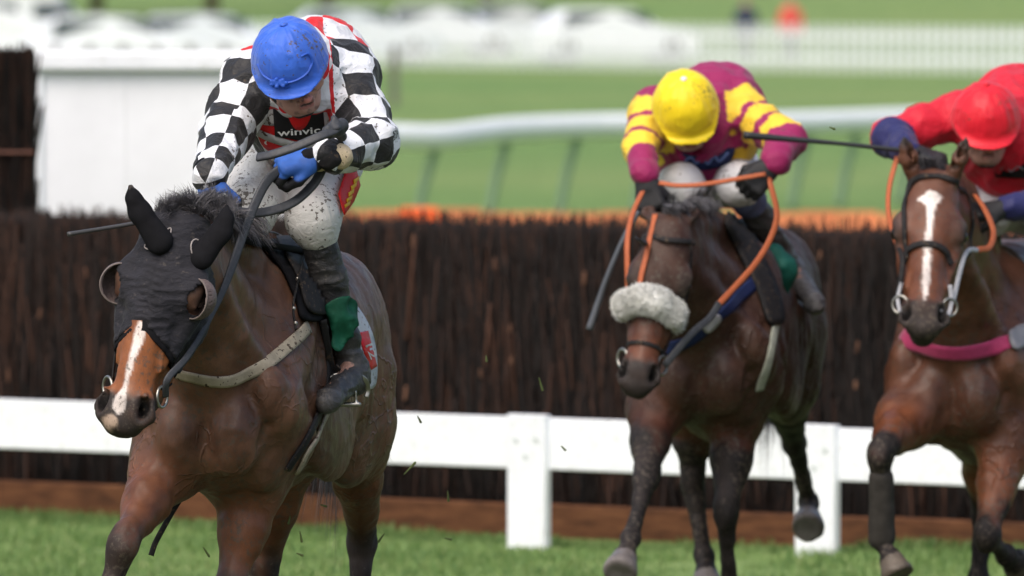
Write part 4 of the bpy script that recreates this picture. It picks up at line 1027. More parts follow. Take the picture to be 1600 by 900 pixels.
CM1 = cloth_mat('blue_cap_silk', .45, 1.3, .0014, .25)
R1 = rider(dict(key='leader', Y=32.6, fine=True, h=.0055, hb=.004,
    J=dict(head=(453, 97, .12), neck=(468, 118, .27), chest=(468, 160, .42), waist=(468, 205, .62), hem=(466, 222, .64), back=(492, 118, .50), pelvis=(462, 225, .88),
           shr=(392, 132, .36), shl=(540, 124, .38), elr=(354, 205, .22), ell=(582, 222, .18), wrr=(326, 274, -.06), wrl=(508, 247, -.04),
           hipr=(425, 240, .80), hipl=(505, 240, .82), knr=(388, 330, .35), knl=(489, 342, .40), anr=(345, 560, .55), anl=(551, 575, .50), tor=(320, 620, .35), tol=(512, 626, .26)),
    u=(-.14, -.54, .83), f=(.36, -.80, -.52), hs=1.04, ck=.90, capyaw=-24, cap=(.035, .13, .62), cmat=CM1, jmat=JM1, jcolf=lambda *a: np.ones((len(a[0]), 3)), bmat=BM1, boot=boot_mat('muddy_boot', (.016, .016, .018)), sr=(.084, .072, .045), tr=(.112, .092, .060),
    hdr=((.25, -.25, -1.), (.2, 1, -.3), (1, 0, .2)), hdl=((-1., -.15, -.12), (-.05, .6, -.8), (0, -.8, .6)), gmat=GM.m, gcolf=glove1, gog=(.06, .035, .012),
    label='jockey in blue cap and black and white checked sleeves crouched on the hooded leader'))
body1, JJ1, PP1, HFj1, KC1, helm1 = R1
sj = SD(); sj.pr = []   # chest surface the bib lies on
sj.rc(JJ1['neck']*.75+JJ1['chest']*.25, JJ1['chest'], .10, .165, .08, (V(0, 1, 0), .9)).rc(JJ1['chest'], JJ1['waist'], .160, .140, .08).rc(JJ1['waist'], JJ1['hem'], .14, .135, .04).rc(JJ1['shr'], JJ1['shl'], .085, .085, .08)
SPN = mat_plain('bib_black', (.010, .010, .012), .6, .3, .2, 40, .001); WL = mat_plain('letter_white', (.78, .78, .78), .6); REDM = mat_plain('silk_red', (.62, .012, .016), .5, .3, .1, 30, .001); GRYS = mat_plain('silk_grey_white', (.42, .42, .43), .55, .3, .12, 20, .001, mud=.5)
patch('front_panel', sj, PP1, [(402, 165), (440, 160), (500, 158), (532, 165), (538, 205), (520, 232), (470, 240), (420, 235), (402, 205)], REDM, body1, off=.006, th=.003)
patch('front_panel', sj, PP1, [(414, 168), (430, 163), (434, 190), (426, 196), (405, 190)], GRYS, body1, off=.010, th=.003)
patch('front_panel', sj, PP1, [(500, 162), (526, 166), (533, 188), (520, 212), (502, 212)], GRYS, body1, off=.010, th=.003)
patch('front_panel', sj, PP1, [(400, 201), (430, 212), (470, 222), (520, 220), (530, 214), (532, 223), (500, 232), (460, 231), (425, 222), (401, 210)], GRYS, body1, off=.010, th=.003)
patch('sponsor_bib', sj, PP1, [(427, 170), (504, 166), (508, 214), (468, 219), (430, 212)], SPN, body1, off=.014, th=.003, rnd=False)
patch('neck_lining', sj, PP1, [(450, 176), (468, 174), (486, 174), (480, 194), (468, 204), (457, 196)], REDM, body1, off=.019, th=.002)
lettering('bib_lettering', 'winvic', sj, PP1, (434, 213), (501, 208), 10.5, WL, body1, off=.020, bold=.012)
# scarlet and yellow thigh patch
sb1 = SD(); TRr = (.12, .098)
for q in 'rl': sb1.rc(JJ1['hip'+q], JJ1['hip'+q]*.45+JJ1['kn'+q]*.55, .12, .103, .05).rc(JJ1['hip'+q]*.45+JJ1['kn'+q]*.55, JJ1['kn'+q], .103, .08, .03)
R_ = mat_plain('patch_red', (.62, .015, .012), .55, .3, .1, 40, .001); Y_ = mat_plain('patch_yellow', (.80, .45, .02), .55, .3, .1, 40, .001)

# helmet trimmings: ribbon bow and mud
bl = mat_plain('ribbon_blue', (.025, .095, .48), .5, .3, .15, 60, .001)
sc1 = SD(); sc1.el(KC1.p(0, 0, 0), np.array((.112, .128, .112))*KC1.k, KC1.ax()); sc1.el(KC1.p(0, -.01, -.03), np.array((.113, .128, .07))*KC1.k, KC1.ax(), .03)
kn = sc1.march(PP1(435, 128, -.6)[None], rayd(435, 128), .004)[0]
s = SD(); 
for i in range(7):
    a = i*.9; s.rc(kn, kn+V(math.cos(a)*.022, -.004, math.sin(a)*.011-.003), .0045, .006, .004)
sculpt('ribbon_knot', s, .0022, bl, helm1)
for pts in ([(402, 100), (412, 118), (432, 128), (455, 128), (478, 116), (490, 95)], [(436, 128), (446, 138), (453, 134)], [(436, 128), (424, 136), (422, 140)], [(470, 88), (482, 84), (488, 98), (480, 118)]):
    strap('ribbon', onto(sc1, PP1, pts, -.6, .003), .006, .0022, bl, helm1, nor=V(0, -1, .5))
TRIMG = mat_plain('grey_strap', (.25, .25, .25), .5)
# wristbands on the right of the picture: cream band with a black pad, white cuff
CRM = mat_plain('cream_leather', (.62, .50, .33), .6, .3, .2, 60, .001, mud=.4)
wl_ = JJ1['wrl']; dl = nrm(V(-1, -.15, -.12))
s = SD(); s.rc(wl_-dl*.040, wl_+dl*.018, .040, .036, .01); sculpt('wrist_guard', s, .004, CRM, body1, None, folds(30, .003, 4))
s = SD(); s.el(wl_-dl*.012+V(0, -.026, -.002), (.036, .026, .034), None, .01); sculpt('wrist_pad', s, .0035, BLACKL, body1, None, folds(26, .003, 6))
s = SD(); s.rc(wl_+dl*.030, wl_+dl*.046, .0345, .034, .005); sculpt('wrist_strap', s, .0035, DARKN, body1)
w2 = JJ1['wrr']; d2 = nrm(V(.25, -.25, -1)); s = SD(); s.rc(w2-d2*.012, w2+d2*.018, .042, .040, .005); sculpt('wrist_strap', s, .0035, DARKN, body1)
s = SD(); s.rc(w2-d2*.003, w2+d2*.003, .043, .043, .003); sculpt('watch_strap', s, .003, TRIMG, body1)
s = SD(); s.el(PP1(351, 309, -.16), (.010, .006, .013), None); sculpt('glove_stud', s, .0025, mat_plain('stud_pearl', (.7, .75, .72), .2, .6), body1)

# ---------------------------------------------------------------- hood of the leader
sh_ = SD(); add_head(sh_, HF1)
def hood_post(p, d):
    h = HF1.loc(p); off = .0085+.0012*noise(p, 22, 3)
    lim = h[:, 2]-(.335+.75*np.maximum(np.abs(h[:, 0])-.01, 0)-.25*np.minimum(h[:, 1]+.05, 0))
    x = np.maximum(d-off, lim); x = np.maximum(x, -(h[:, 2]+.0)); 
    for q in (-1, 1):
        e = np.linalg.norm((h-V(.094*q, -.055, .222))/V(.05, .045, .048), axis=1)-1; x = np.maximum(x, -e*.045)
    return x
sh_.post = hood_post
HOOD = N('hood_cloth', .72, .25); v = HOOD.obj(); wv = HOOD.n('ShaderNodeTexWave'); wv.wave_type = 'BANDS'; wv.bands_direction = 'Z'; wv.inputs['Scale'].default_value = 16; wv.inputs['Distortion'].default_value = 9; wv.inputs['Detail'].default_value = 3; wv.inputs['Detail Scale'].default_value = 2; HOOD.l(v, wv.inputs['Vector'])
HOOD.col(HOOD.mixc(HOOD.ramp(HOOD.noise(55, 4, .6, v), [(.62, (0, 0, 0)), (.72, (.5, .5, .5))]), HOOD.ramp(HOOD.noise(8, 4, .6, v), [(.3, (.011, .011, .015)), (.7, (.024, .023, .030))]), (.10, .085, .075)))
HOOD.bump(wv.outputs['Fac'], .003, .2); HOOD.bump(HOOD.noise(38, 5, .65, HOOD.obj((1, 1, 2.2)), 1.2), .005, .7); HOOD.bump(HOOD.noise(500, 2, .5, v), .0006, .6); HOOD.b.inputs['Sheen Weight'].default_value = .06
def hdisp(p):
    h = HF1.loc(p); x = np.abs(h[:, 0]); pl = np.sin(h[:, 2]*330+3*noise(p, 25, 4)); return .0016*pl*np.exp(-((x-.012)/.012)**2)-.002*np.exp(-(h[:, 0]/.0025)**2)+.0030*(1-2*np.abs(fbm(p*V(.5, .5, 1), 26, 4, 3)))
hood = sculpt('hood', sh_, .0045, HOOD.m, horse1, None, hdisp)
s = SD(); add_head(s, HF1)
def band_post(p, d):
    h = HF1.loc(p); z0 = .325+.75*np.maximum(np.abs(h[:, 0])-.01, 0)-.25*np.minimum(h[:, 1]+.05, 0); return np.maximum(np.maximum(d-.0055, h[:, 2]-z0-.030), z0-.01-h[:, 2])
s.post = band_post; sculpt('hood_edge_band', s, .005, DARKN, hood)
TRIM = mat_plain('hood_piping', (.30, .27, .26), .6); CUP = mat_plain('eye_cup_leather', (.14, .105, .10), .5, .4, .3, 60, .001)
for (bs, mdp, tip, r0) in H1['ears']:
    b0, md, tp = P1(*bs), P1(*mdp), P1(*tip); dr = nrm(md-b0); s = SD(); b1 = b0+dr*.01
    m2 = md*.45+tp*.55+(md-(b0+tp)/2)*.3
    s.rc(b1-dr*.02, md, .040, .029, .03, (HF1.y, .7)); s.rc(md, m2, .029, .019, .02, (HF1.y, .7)); s.rc(m2, tp, .019, .006, .02, (HF1.y, .8)); sculpt('ear_cover', s, .004, DARKN, hood)
    ring = []; ax1 = nrm(np.cross(dr, HF1.y)); ax2 = np.cross(ax1, dr)
    for i in range(24):
        a = i*2*math.pi/24; ring.append(b1-dr*.012+ax1*math.cos(a)*.049+ax2*math.sin(a)*.037+dr*.010*math.cos(2*a))
    R0 = SD(); add_head(R0, HF1); ring = R0.proj(np.array(ring), .014, 4)
    link('ear_piping', quads_mesh('ear_piping', *sweep(np.array(ring), CIRC(.0022, 6), closed=True)), TRIM, hood)
for q in (-1, 1):
    s = SD(); c = (.098*q, -.045, .225); s.el(HF1.p(*c), np.array((.052, .054, .058))*HF1.k, HF1.ax())
    def cpost(p, d, q=q, c=c):
        h = HF1.loc(p); x = np.maximum(d, -(d+.0045)); nn = nrm(V(-.55*q, .75, .25)); return np.maximum(x, (h-np.array(c))@nn-.012)
    s.post = cpost; cup = sculpt('eye_cup', s, .0035, CUP, hood)
    nn = nrm(V(-.55*q, .75, .25)); t1 = nrm(np.cross(nn, V(0, 0, 1))); t2 = np.cross(nn, t1); rg = []
    for i in range(28):
        a = i*2*math.pi/28; dv = t1*math.cos(a)+t2*math.sin(a); k_ = 1/np.sqrt(((dv/V(.052, .054, .058))**2).sum()); o_ = np.array(c)+nn*.012+dv*k_*.965; rg.append(HF1.p(*o_))
    link('cup_rim', quads_mesh('cup_rim', *sweep(np.array(rg), CIRC(.0026, 7), closed=True)), mat_plain('cup_rim_hide', (.16, .13, .12), .6), cup)
s = SD(); s.el(HF1.p(.092, -.046, .196), np.array((.012, .012, .020))*HF1.k, HF1.ax()); sculpt('eye_white', s, .003, mat_plain('pale_eye_patch', (.6, .56, .54), .5, .4, .3, 120, .001), horse1)
# mane and forelock
hairs('mane', [P1(258, 338, -.38), P1(300, 330, -.37), P1(352, 338, -.33)], [V(-.3, -.5, 1), V(.3, -.5, 1), V(0, -.8, .8), V(.1, .1, 1.)], .070, MANE, horse1, 5200, .0009, 3, .8)
hairs('mane', [P1(270, 330, -.33), P1(330, 322, -.25), P1(355, 330, -.15)], [V(-.5, -.2, 1), V(.4, -.3, .7), V(0, -.5, .8)], .060, MANE, horse1, 3000, .0010, 5, .8)
hairs('mane', [P1(350, 345, -.2), P1(372, 345, 0), P1(395, 345, .15)], [V(.6, -.5, .1), V(.5, -.7, -.3)], .09, MANE, horse1, 900, .0018, 4, .8)

# ---------------------------------------------------------------- tack of the leader
sT1 = SD(); make_torso(sT1, B1)
saddle1 = patch('saddle_cloth', S1, P1, [(352, 346), (400, 344), (448, 358), (488, 390), (514, 432), (521, 486), (512, 500), (472, 500), (460, 468), (437, 418), (402, 380), (370, 364)], DARKN, horse1, d0=-.1, th=.012, off=.006, step=6)
patch('saddle_flap', S1, P1, [(430, 362), (478, 378), (512, 420), (520, 478), (500, 492), (478, 480), (462, 430)], BLACKL, horse1, d0=-.1, th=.008, off=.022, step=6)
strap('saddle_rim', onto(S1, P1, [(370, 350, -.1), (410, 346, -.1), (450, 362, -.1), (490, 394, -.1)], -.1, .02), .02, .016, DARKN, horse1, nor=V(0, -.6, 1))
TAN = mat_plain('webbing_cream', (.36, .31, .23), .75, .3, .3, 30, .001, mud=.45)
strap('breastgirth', onto(S1, P1, [(268, 580, -.3), (300, 590, -.3), (340, 597, -.3), (372, 592, -.3), (410, 573, -.3), (445, 545, -.3), (482, 510, -.3)], -.3, .004), .036, .006, TAN, horse1, sd=S1, off=.002, n=7)
strap('girth', onto(S1, P1, [(500, 500, 0), (512, 560, 0), (508, 620, 0), (488, 670, 0), (468, 705, 0), (448, 735, 0)], 0, .004), .032, .007, BLACKL, horse1, sd=S1, off=.002, n=6)
strap('girth', onto(S1, P1, [(512, 640, 0), (500, 668, 0), (482, 700, 0), (462, 738, 0)], 0, .004), .022, .006, TAN, horse1, sd=S1, off=.006, n=6)
tube('saddle_line', onto(S1, P1, [(395, 362, -.1), (430, 364, -.1), (470, 386, -.1), (500, 394, -.1), (530, 398, -.1)], -.1, .03), .0028, GREYL, horse1)
tube('saddle_line', onto(S1, P1, [(479, 388, -.1), (471, 420, -.1), (463, 450, -.1), (458, 480, -.1), (462, 515, -.1)], -.1, .03), .0035, BLACKL, horse1)
for q in ((479, 389), (465, 436), (459, 482), (462, 505)):
    s = SD(); s.el(onto(S1, P1, [(q[0], q[1], -.1)], -.1, .032)[0], (.006, .004, .007)); sculpt('saddle_ring', s, .002, STEEL, horse1)
strap('hanging_strap', [P1(292, 766, .25), P1(275, 790, .22), P1(255, 825, .2), P1(242, 850, .2), P1(236, 868, .2)], .016, .004, BLACKL, horse1, nor=V(.3, -1, .2))
GRN = mat_plain('green_cloth', (.008, .095, .052), .65, .3, .3, 20, .004); 
lg1 = SD(); K_, A_, = JJ1['knl'], JJ1['anl']; lg1.rc(K_, A_+V(0, 0, .02), .062, .060, .03).rc(P1(522, 470, .42), P1(524, 548, .42), .03, .02, .03)
gc_ = patch('green_girth_cloth', lg1, P1, [(513, 474), (530, 464), (552, 468), (557, 488), (550, 510), (540, 530), (528, 548), (521, 538), (521, 515), (516, 494)], GRN, horse1, d0=-.2, th=.006, off=.004, step=4, wob=.020)
NC = mat_plain('number_cloth', (.55, .57, .60), .6, .3, .1, 10, .002, mud=.4)
nco = patch('number_cloth', S1, P1, [(535, 470), (556, 478), (580, 520), (588, 570), (583, 605), (560, 600), (540, 540)], NC, horse1, d0=0, th=.004, off=.004, step=6)
patch('number_panel', S1, P1, [(560, 520), (574, 517), (588, 572), (576, 580)], REDM, nco, d0=0, th=.003, off=.009, step=5, rnd=False)
lettering('number', '12', S1, P1, (571, 540), (580, 562), 11, WL, nco, d0=0, off=.014, bold=.01)
# stirrup and spur
s = SD(); A, T = JJ1['anl'], JJ1['tol']; md = A*.45+T*.55+V(.0, .03, -.055)
for i in range(10):
    a0, a1 = math.pi*i/10, math.pi*(i+1)/10; f_ = lambda a: md+V(.050*math.cos(a), .0, .09*math.sin(a)**.8); s.rc(f_(a0), f_(a1), .004, .004, .003)
s.rc(md+V(-.058, 0, 0), md+V(.058, 0, 0), .007, .007, .003); sculpt('stirrup_iron', s, .0035, STEEL, horse1)
strap('stirrup_leather', [P1(505, 500, .30), P1(512, 540, .35), P1(520, 580, .42), md+V(0, 0, .11)], .02, .004, BLACKL, horse1)
strap('spur_strap', [A+V(-.045, -.03, .005), A+V(-.005, -.062, -.01), A+V(.035, -.045, -.03), A+V(.045, -.02, -.06), A+V(.04, -.02, -.085)], .014, .004, STEEL, body1)
# bit, bridle and reins
def ring(name, c, r, w, mat, parent, nor=V(0.3, -1, 0)):
    t1 = nrm(np.cross(nor, V(0, 0, 1))); t2 = np.cross(nrm(nor), t1); pts = [c+t1*r*math.cos(a)+t2*r*math.sin(a) for a in np.linspace(0, 2*math.pi, 20, endpoint=False)]
    return link(name, quads_mesh(name, *sweep(np.array(pts), CIRC(w, 6), nor, closed=True)), mat, parent)
bitL = HF1.p(.058, -.095, .50); bitR = HF1.p(-.060, -.095, .50)
ring('bit_ring', bitL+V(.01, 0, 0), .030, .0045, STEEL, horse1, V(1, -.5, 0)); ring('bit_ring', bitR-V(.01, 0, 0), .030, .0045, STEEL, horse1, V(-1, -.5, 0))
for q in (-1, 1):
    strap('cheek_strap', [HF1.p(.082*q, -.10, .33), HF1.p(.074*q, -.10, .41), HF1.p(.062*q, -.095, .48)], .016, .004, BLACKL, horse1, nor=HF1.x*q)
strap('chin_strap', [HF1.p(.066*q_, -.12, .46) for q_ in (1,)]+[HF1.p(.05, -.17, .44), HF1.p(0, -.19, .43), HF1.p(-.05, -.17, .44), HF1.p(-.066, -.12, .46)], .016, .004, BLACKL, horse1, nor=-HF1.y)
hl_ = JJ1['wrl']+dl*.10
strap('rein', [bitL+V(.02, 0, 0), P1(262, 592, -.52), P1(290, 560, -.46), P1(318, 515, -.38), P1(350, 450, -.28), P1(378, 372, -.18), P1(398, 320, -.12), P1(420, 280, -.08), hl_], .026, .007, GREYL, horse1, nor=V(.5, -1, .2), n=9, scale=[.75, .75, .7, .65, .95, 1., 1.05, 1.1])
strap('rein', [P1(505, 262, .0), P1(488, 290, -.02), P1(455, 318, -.04), P1(410, 332, -.07), P1(370, 330, -.10), P1(350, 322, -.14)], .026, .008, GREYL, horse1, nor=V(-.1, -1, .5), n=9)
strap('rein_loop', [P1(402, 246, -.12), P1(430, 240, -.15), P1(465, 228, -.15), P1(500, 213, -.14), P1(524, 203, -.10), P1(530, 192, -.06)], .025, .009, GREYL, horse1, nor=V(.1, -1, .6), n=9)
s = SD(); s.rc(P1(514, 205, -.10), P1(532, 196, -.06), .020, .022, .01).rc(P1(526, 200, -.10), P1(522, 184, -.08), .012, .008, .01).rc(P1(524, 205, -.08), P1(534, 214, -.04), .016, .014, .01); sculpt('rein_knot', s, .004, GREYL, horse1, None, folds(30, .004, 3))
wh = tube('whip', [P1(350, 318, -.14), P1(290, 330, -.19), P1(215, 348, -.25), P1(150, 359, -.30), P1(106, 366, -.34)], .0075, mat_plain('whip_grey', (.06, .06, .062), .45, .4, .3, 300, .001), None, scale=[1.1, 1., .85, .8, .9]); tag(wh, 'thin dark whip reaching left from the right hand of the blue capped jockey', 'whip')
# white and scarlet patch on the thigh
tp_ = patch('thigh_patch', sb1, PP1, [(541, 262), (556, 266), (562, 290), (552, 315), (537, 336), (528, 303)], R_, body1, d0=-.3, off=.012, th=.003, rnd=False, step=5)
for x_, y_, hh in ((552, 281, 9), (548, 291, 9), (544, 301, 9), (541, 311, 8), (538, 320, 7)):
    patch('patch_stripe', sb1, PP1, [(x_, y_), (x_+9, y_-6), (x_+8, y_), (x_+1, y_+hh-2)], Y_, tp_, d0=-.3, off=.016, th=.002, rnd=False, step=3)

# ================================================================ rider of the second horse
MAR, YEL = (.28, .012, .09), (.85, .58, .045)
def j2(p, ap, sl, tu, tw):
    T, AN, SL = ap; c = np.tile(np.array(MAR), (len(p), 1)); onarm = sl > 0
    tt = T+.03*fbm(p, 9, 2); yl = ((tt > .02) & (tt < .33) & (((tt-.02) % .105) < .072))
    c[onarm & yl] = YEL; return c
JM2 = cloth_mat('maroon_silk', .6, .15, .003, .1); CM2 = cloth_mat('yellow_cap_silk', .42, .9, .0006, .1)
def bj2(p): c = np.tile(np.array((.68, .68, .70)), (len(p), 1)); return c
def glove2(t, n, p): return np.tile(np.array((.018, .018, .020)), (len(t), 1))
BM2 = cloth_mat('white_breeches_muddy', .65, .8, .004, .1)
R2 = rider(dict(key='second', Y=39., h=.009, hb=.006,
    J=dict(head=(1071, 168, .20), neck=(1085, 190, .34), chest=(1092, 215, .48), waist=(1095, 250, .66), hem=(1095, 262, .66), back=(1120, 175, .56), pelvis=(1100, 250, .98),
           shr=(1025, 178, .42), shl=(1150, 172, .44), elr=(1002, 232, .22), ell=(1230, 218, .22), wrr=(1008, 270, .02), wrl=(1212, 252, .02),
           hipr=(1075, 270, .85), hipl=(1135, 270, .85), knr=(1066, 290, .30), knl=(1154, 288, .32), anr=(1040, 430, .55), anl=(1236, 418, .75), tor=(1030, 480, .35), tol=(1272, 474, .58)),
    u=(-.06, -.66, .74), f=(.14, -.60, -.75), hs=1.0, ck=.97, peak=24, cap=(.88, .66, .015), cmat=CM2, bumat=mat_plain('button_white', (.7, .7, .7)), jmat=JM2, jcolf=j2, bmat=BM2, bcolf=bj2, boot=boot_mat('grey_muddy_boot', (.04, .04, .045), 1.7), jr=.95, sr=(.075, .062, .044), tr=(.110, .088, .062),
    hdr=((.15, -.3, -1.), (.2, 1, -.2), (1, 0, .2)), hdl=((-.75, -.3, -.75), (-.2, .8, -.3), (.3, -.7, .6)), gmat=GM.m, gcolf=glove2,
    label='jockey in yellow cap and maroon silks with yellow hooped sleeves on the second horse'))
body2, JJ2, PP2, HFj2, KC2, helm2 = R2
sj2 = SD(); sj2.rc(JJ2['neck']*.75+JJ2['chest']*.25, JJ2['chest'], .10, .165, .08, (V(0, 1, 0), .9)).rc(JJ2['chest'], JJ2['waist'], .152, .133, .08)
NVY = mat_plain('navy_cloth', (.012, .022, .085), .6, .3, .2, 20, .001); NV2 = mat_plain('pale_blue_print', (.10, .16, .36), .6)
patch('sponsor_bib', sj2, PP2, [(1060, 238), (1085, 243), (1118, 238), (1146, 228), (1140, 252), (1110, 264), (1080, 264), (1062, 255)], NVY, body2, off=.010, th=.004)
strap('bib_print', onto(sj2, PP2, [(1070, 252), (1080, 246), (1088, 255), (1098, 246), (1106, 256), (1116, 244), (1124, 252), (1138, 238)], -1.2, .017), .009, .002, NV2, body2, nor=V(0, -1, 0), n=4)
BLG = mat_plain('blue_grey_knee', (.13, .15, .27), .6, .3, .2, 20, .002)
for kk, hp in (('knr', 'anr'), ('knl', 'anl')):
    s = SD(); k0, a0 = JJ2[kk], JJ2[hp]; d_ = nrm(a0-k0); s.rc(k0+d_*.05+V(0, -.01, 0), k0+d_*.11, .064, .062, .02); sculpt('boot_top', s, .008, BLG, body2, None, folds(14, .004, 3))
ORL = mat_plain('orange_rein_rubber', (.42, .11, .042), .6, .3, .15, 60, .001)
# tack of the second horse
def fleece(sd, mat, n=16000):
    lo, hi = sd.bounds(); r = np.random.RandomState(6); p = sd.proj(r.uniform(lo, hi, (n, 3)), .0, 8); p = p[np.abs(sd.ev(p, .5)) < .004]; g = sd.grad(p)
    d = g+r.normal(0, .45, p.shape); d /= np.linalg.norm(d, axis=1)[:, None]; sw = np.cross(d, r.normal(0, 1, p.shape)); sw = sw/np.linalg.norm(sw, axis=1)[:, None]*.0022; L = r.uniform(.004, .009, (len(p), 1)); e = r.normal(0, .004, p.shape)
    vs = np.stack([p-sw, p+sw, p+d*L*.6+sw*.7, p+d*L*.6-sw*.7, p+d*L+e], 1).reshape(-1, 3); i = np.arange(len(p))[:, None]*5
    f = np.concatenate([i+[0, 1, 2], i+[0, 2, 3], i+[3, 2, 4]]); return link('fleece', mesh_np('fleece', vs, f), mat, bpy.data.objects['sheepskin_noseband'])
SHEEP = N('sheepskin', .9, .1); SHEEP.col(SHEEP.ramp(SHEEP.noise(40, 4, .6, SHEEP.obj()), [(.3, (.74, .74, .69)), (.7, (.93, .93, .90))])).bump(SHEEP.noise(160, 4, .7, SHEEP.obj()), .006, .9); SHEEP.b.inputs['Sheen Weight'].default_value = .5
s = SD(); s.chain([HF2.p(-.102, -.10, .335), HF2.p(-.092, -.035, .325), HF2.p(-.035, .018, .312), HF2.p(.020, .018, .315), HF2.p(.074, -.03, .330), HF2.p(.084, -.10, .345)], (.024, .035, .039, .039, .035, .024), .04)
sculpt('sheepskin_noseband', s, .006, SHEEP.m, horse2, None, lambda p: .0015*fbm(p, 60, 3, 3)); fleece(s, SHEEP.m)
strap('face_strap', onto(S2, P2, [(1024, 336), (1016, 372), (1008, 410), (1000, 448), (998, 470)], -1.5, .004), .019, .006, ORL, horse2, sd=S2, off=.003)
strap('browband', onto(S2, P2, [(992, 372), (1006, 374), (1036, 376), (1062, 378), (1080, 380)], -1.5, .004), .018, .005, BLACKL, horse2, sd=S2, off=.012)
for q in (-1, 1):
    strap('cheek_strap', [HF2.p(.092*q, -.08, .08), HF2.p(.103*q, -.10, .20), HF2.p(.085*q, -.12, .33), HF2.p(.066*q, -.09, .47)], .018, .005, BLACKL, horse2, nor=HF2.x*q, sd=S2, off=.003)
    ring('bit_ring', HF2.p(.068*q, -.09, .50), .032, .006, STEEL, horse2, V(q, -.6, 0))
for q in (-1, 1): strap('rear_noseband', [HF2.p(.0, -.0, .46), HF2.p(.05*q, -.03, .46), HF2.p(.065*q, -.09, .46), HF2.p(.05*q, -.16, .44), HF2.p(0, -.19, .43)], .014, .004, BLACKL, horse2, nor=HF2.x*q, sd=S2, off=.003)
b2 = HF2.p(.075, -.09, .50)
strap('rein', [JJ2['wrl']+V(-.02, -.05, -.06), P2(1205, 292, -.08), P2(1214, 335, -.10), P2(1204, 372, -.12), P2(1180, 412, -.18), P2(1150, 446, -.26), P2(1124, 474, -.33)], .019, .007, ORL, horse2, nor=V(.5, -1, .2), n=8)
strap('rein_leather', [P2(1124, 474, -.33), P2(1108, 498, -.38), P2(1080, 522, -.45), b2], .024, .007, GREYL, horse2, nor=V(.5, -1, .2), n=8)
strap('rein', [P2(1196, 272, -.04), P2(1150, 280, -.06), P2(1100, 288, -.08), P2(1060, 290, -.08), P2(1030, 286, -.05)], .015, .007, ORL, horse2, nor=V(0, -1, .5), n=8)
strap('rein', [P2(1004, 300, -.06), P2(992, 325, -.15), P2(984, 352, -.25), P2(980, 395, -.35), HF2.p(-.075, -.13, .36)], .018, .008, ORL, horse2, nor=V(-.5, -1, .2), n=8)
strap('breastgirth', onto(S2, P2, [(1040, 545, -.3), (1075, 533, -.3), (1110, 506, -.3), (1140, 480, -.3), (1172, 448, -.3), (1186, 430, -.3)], -.3, .004), .045, .007, NVY, horse2, sd=S2, off=.003)
patch('breastgirth_buckle', S2, P2, [(1096, 506), (1118, 490), (1126, 500), (1106, 520)], mat_plain('pale_leather', (.38, .37, .40), .6), horse2, d0=-.3, th=.006, off=.010, step=5)
strap('girth', onto(S2, P2, [(1214, 500, 0), (1206, 540, 0), (1196, 580, 0), (1186, 610, 0)], 0, .004), .035, .007, mat_plain('girth_pale', (.32, .34, .28), .7), horse2, sd=S2, off=.003)
patch('saddle_cloth', S2, P2, [(1140, 330), (1165, 350), (1190, 400), (1212, 450), (1222, 500), (1200, 505), (1180, 450), (1150, 390), (1132, 350)], BLACKL, horse2, d0=-.1, th=.012, off=.006, step=8)
s = SD(); s.chain([P2(1210, 395, .48), P2(1222, 420, .46), P2(1216, 450, .48), P2(1214, 475, .5)], (.030, .048, .036, .014), .02); sculpt('green_girth_cloth', s, .007, mat_plain('teal_cloth', (.010, .11, .085), .65, .3, .3, 20, .004), horse2, None, folds(16, .008, 11))
hairs('mane', [P2(1040, 330, -.34), P2(1075, 322, -.25), P2(1100, 318, -.05), P2(1115, 325, .1)], [V(.5, -.6, .3), V(.4, -.5, .6), V(.8, -.5, .1)], .06, MANE, horse2, 1800, .0015, 8, .8)
wh = tube('whip', [P2(998, 330, -.02), P2(975, 372, -.02), P2(950, 430, .0), P2(936, 470, .02), P2(921, 515, .03)], .010, mat_plain('whip_slate', (.10, .11, .13), .5, .4, .3, 300, .001), None, scale=[.9, .9, .9, 1.1, 1.3]); tag(wh, 'dark whip hanging down beside the head of the horse with the white noseband', 'whip')

# ================================================================ rider of the third horse
RD3, NV3 = (.58, .012, .032), (.018, .020, .10)
def j3(p, ap, sl, tu, tw):
    T, AN, SL = ap; c = np.tile(np.array(RD3), (len(p), 1)); c[(sl > 0) & (T > .27)] = NV3; c[(p[:, 1] > JJY3+.50) & (p[:, 2] > ZB3)] = NV3; return c
JJY3 = 39.0; ZB3 = 1.98
JM3 = cloth_mat('red_silk', .55, .1, .003, .1); CM3 = cloth_mat('red_cap_silk', .42, .7, .0006, .1)
R3 = rider(dict(key='third', Y=39., h=.009, hb=.006,
    J=dict(head=(1540, 190, .10), neck=(1560, 196, .24), chest=(1580, 228, .40), waist=(1592, 272, .62), hem=(1592, 282, .62), back=(1590, 178, .46), pelvis=(1600, 290, .90),
           shr=(1492, 182, .30), shl=(1640, 190, .34), elr=(1392, 214, .18), ell=(1650, 318, .10), wrr=(1418, 236, .0), wrl=(1578, 325, -.02),
           hipr=(1575, 300, .80), hipl=(1640, 310, .82), knr=(1545, 330, .42), knl=(1645, 350, .35), anr=(1530, 470, .6), anl=(1690, 480, .6), tor=(1520, 510, .4), tol=(1700, 520, .4)),
    u=(.0, -.38, .92), f=(.06, -.85, -.42), hs=1.0, ck=1.0, peak=16, cap=(.66, .012, .028), cmat=CM3, jmat=JM3, jcolf=j3, bmat=BM2, bcolf=bj2, boot=boot_mat('dark_boot', (.02, .02, .022), .6), sr=(.074, .062, .045),
    hdr=((.9, -.4, -.25), (-.1, .3, -1), (.3, -1, .2)), hdl=((-1, -.2, -.1), (0, .4, -.9), (0, -.9, .3)), gmat=GM.m, gcolf=glove2, gog=(.012, .012, .014),
    label='jockey in red cap and red silks with navy forearms on the rightmost horse'))
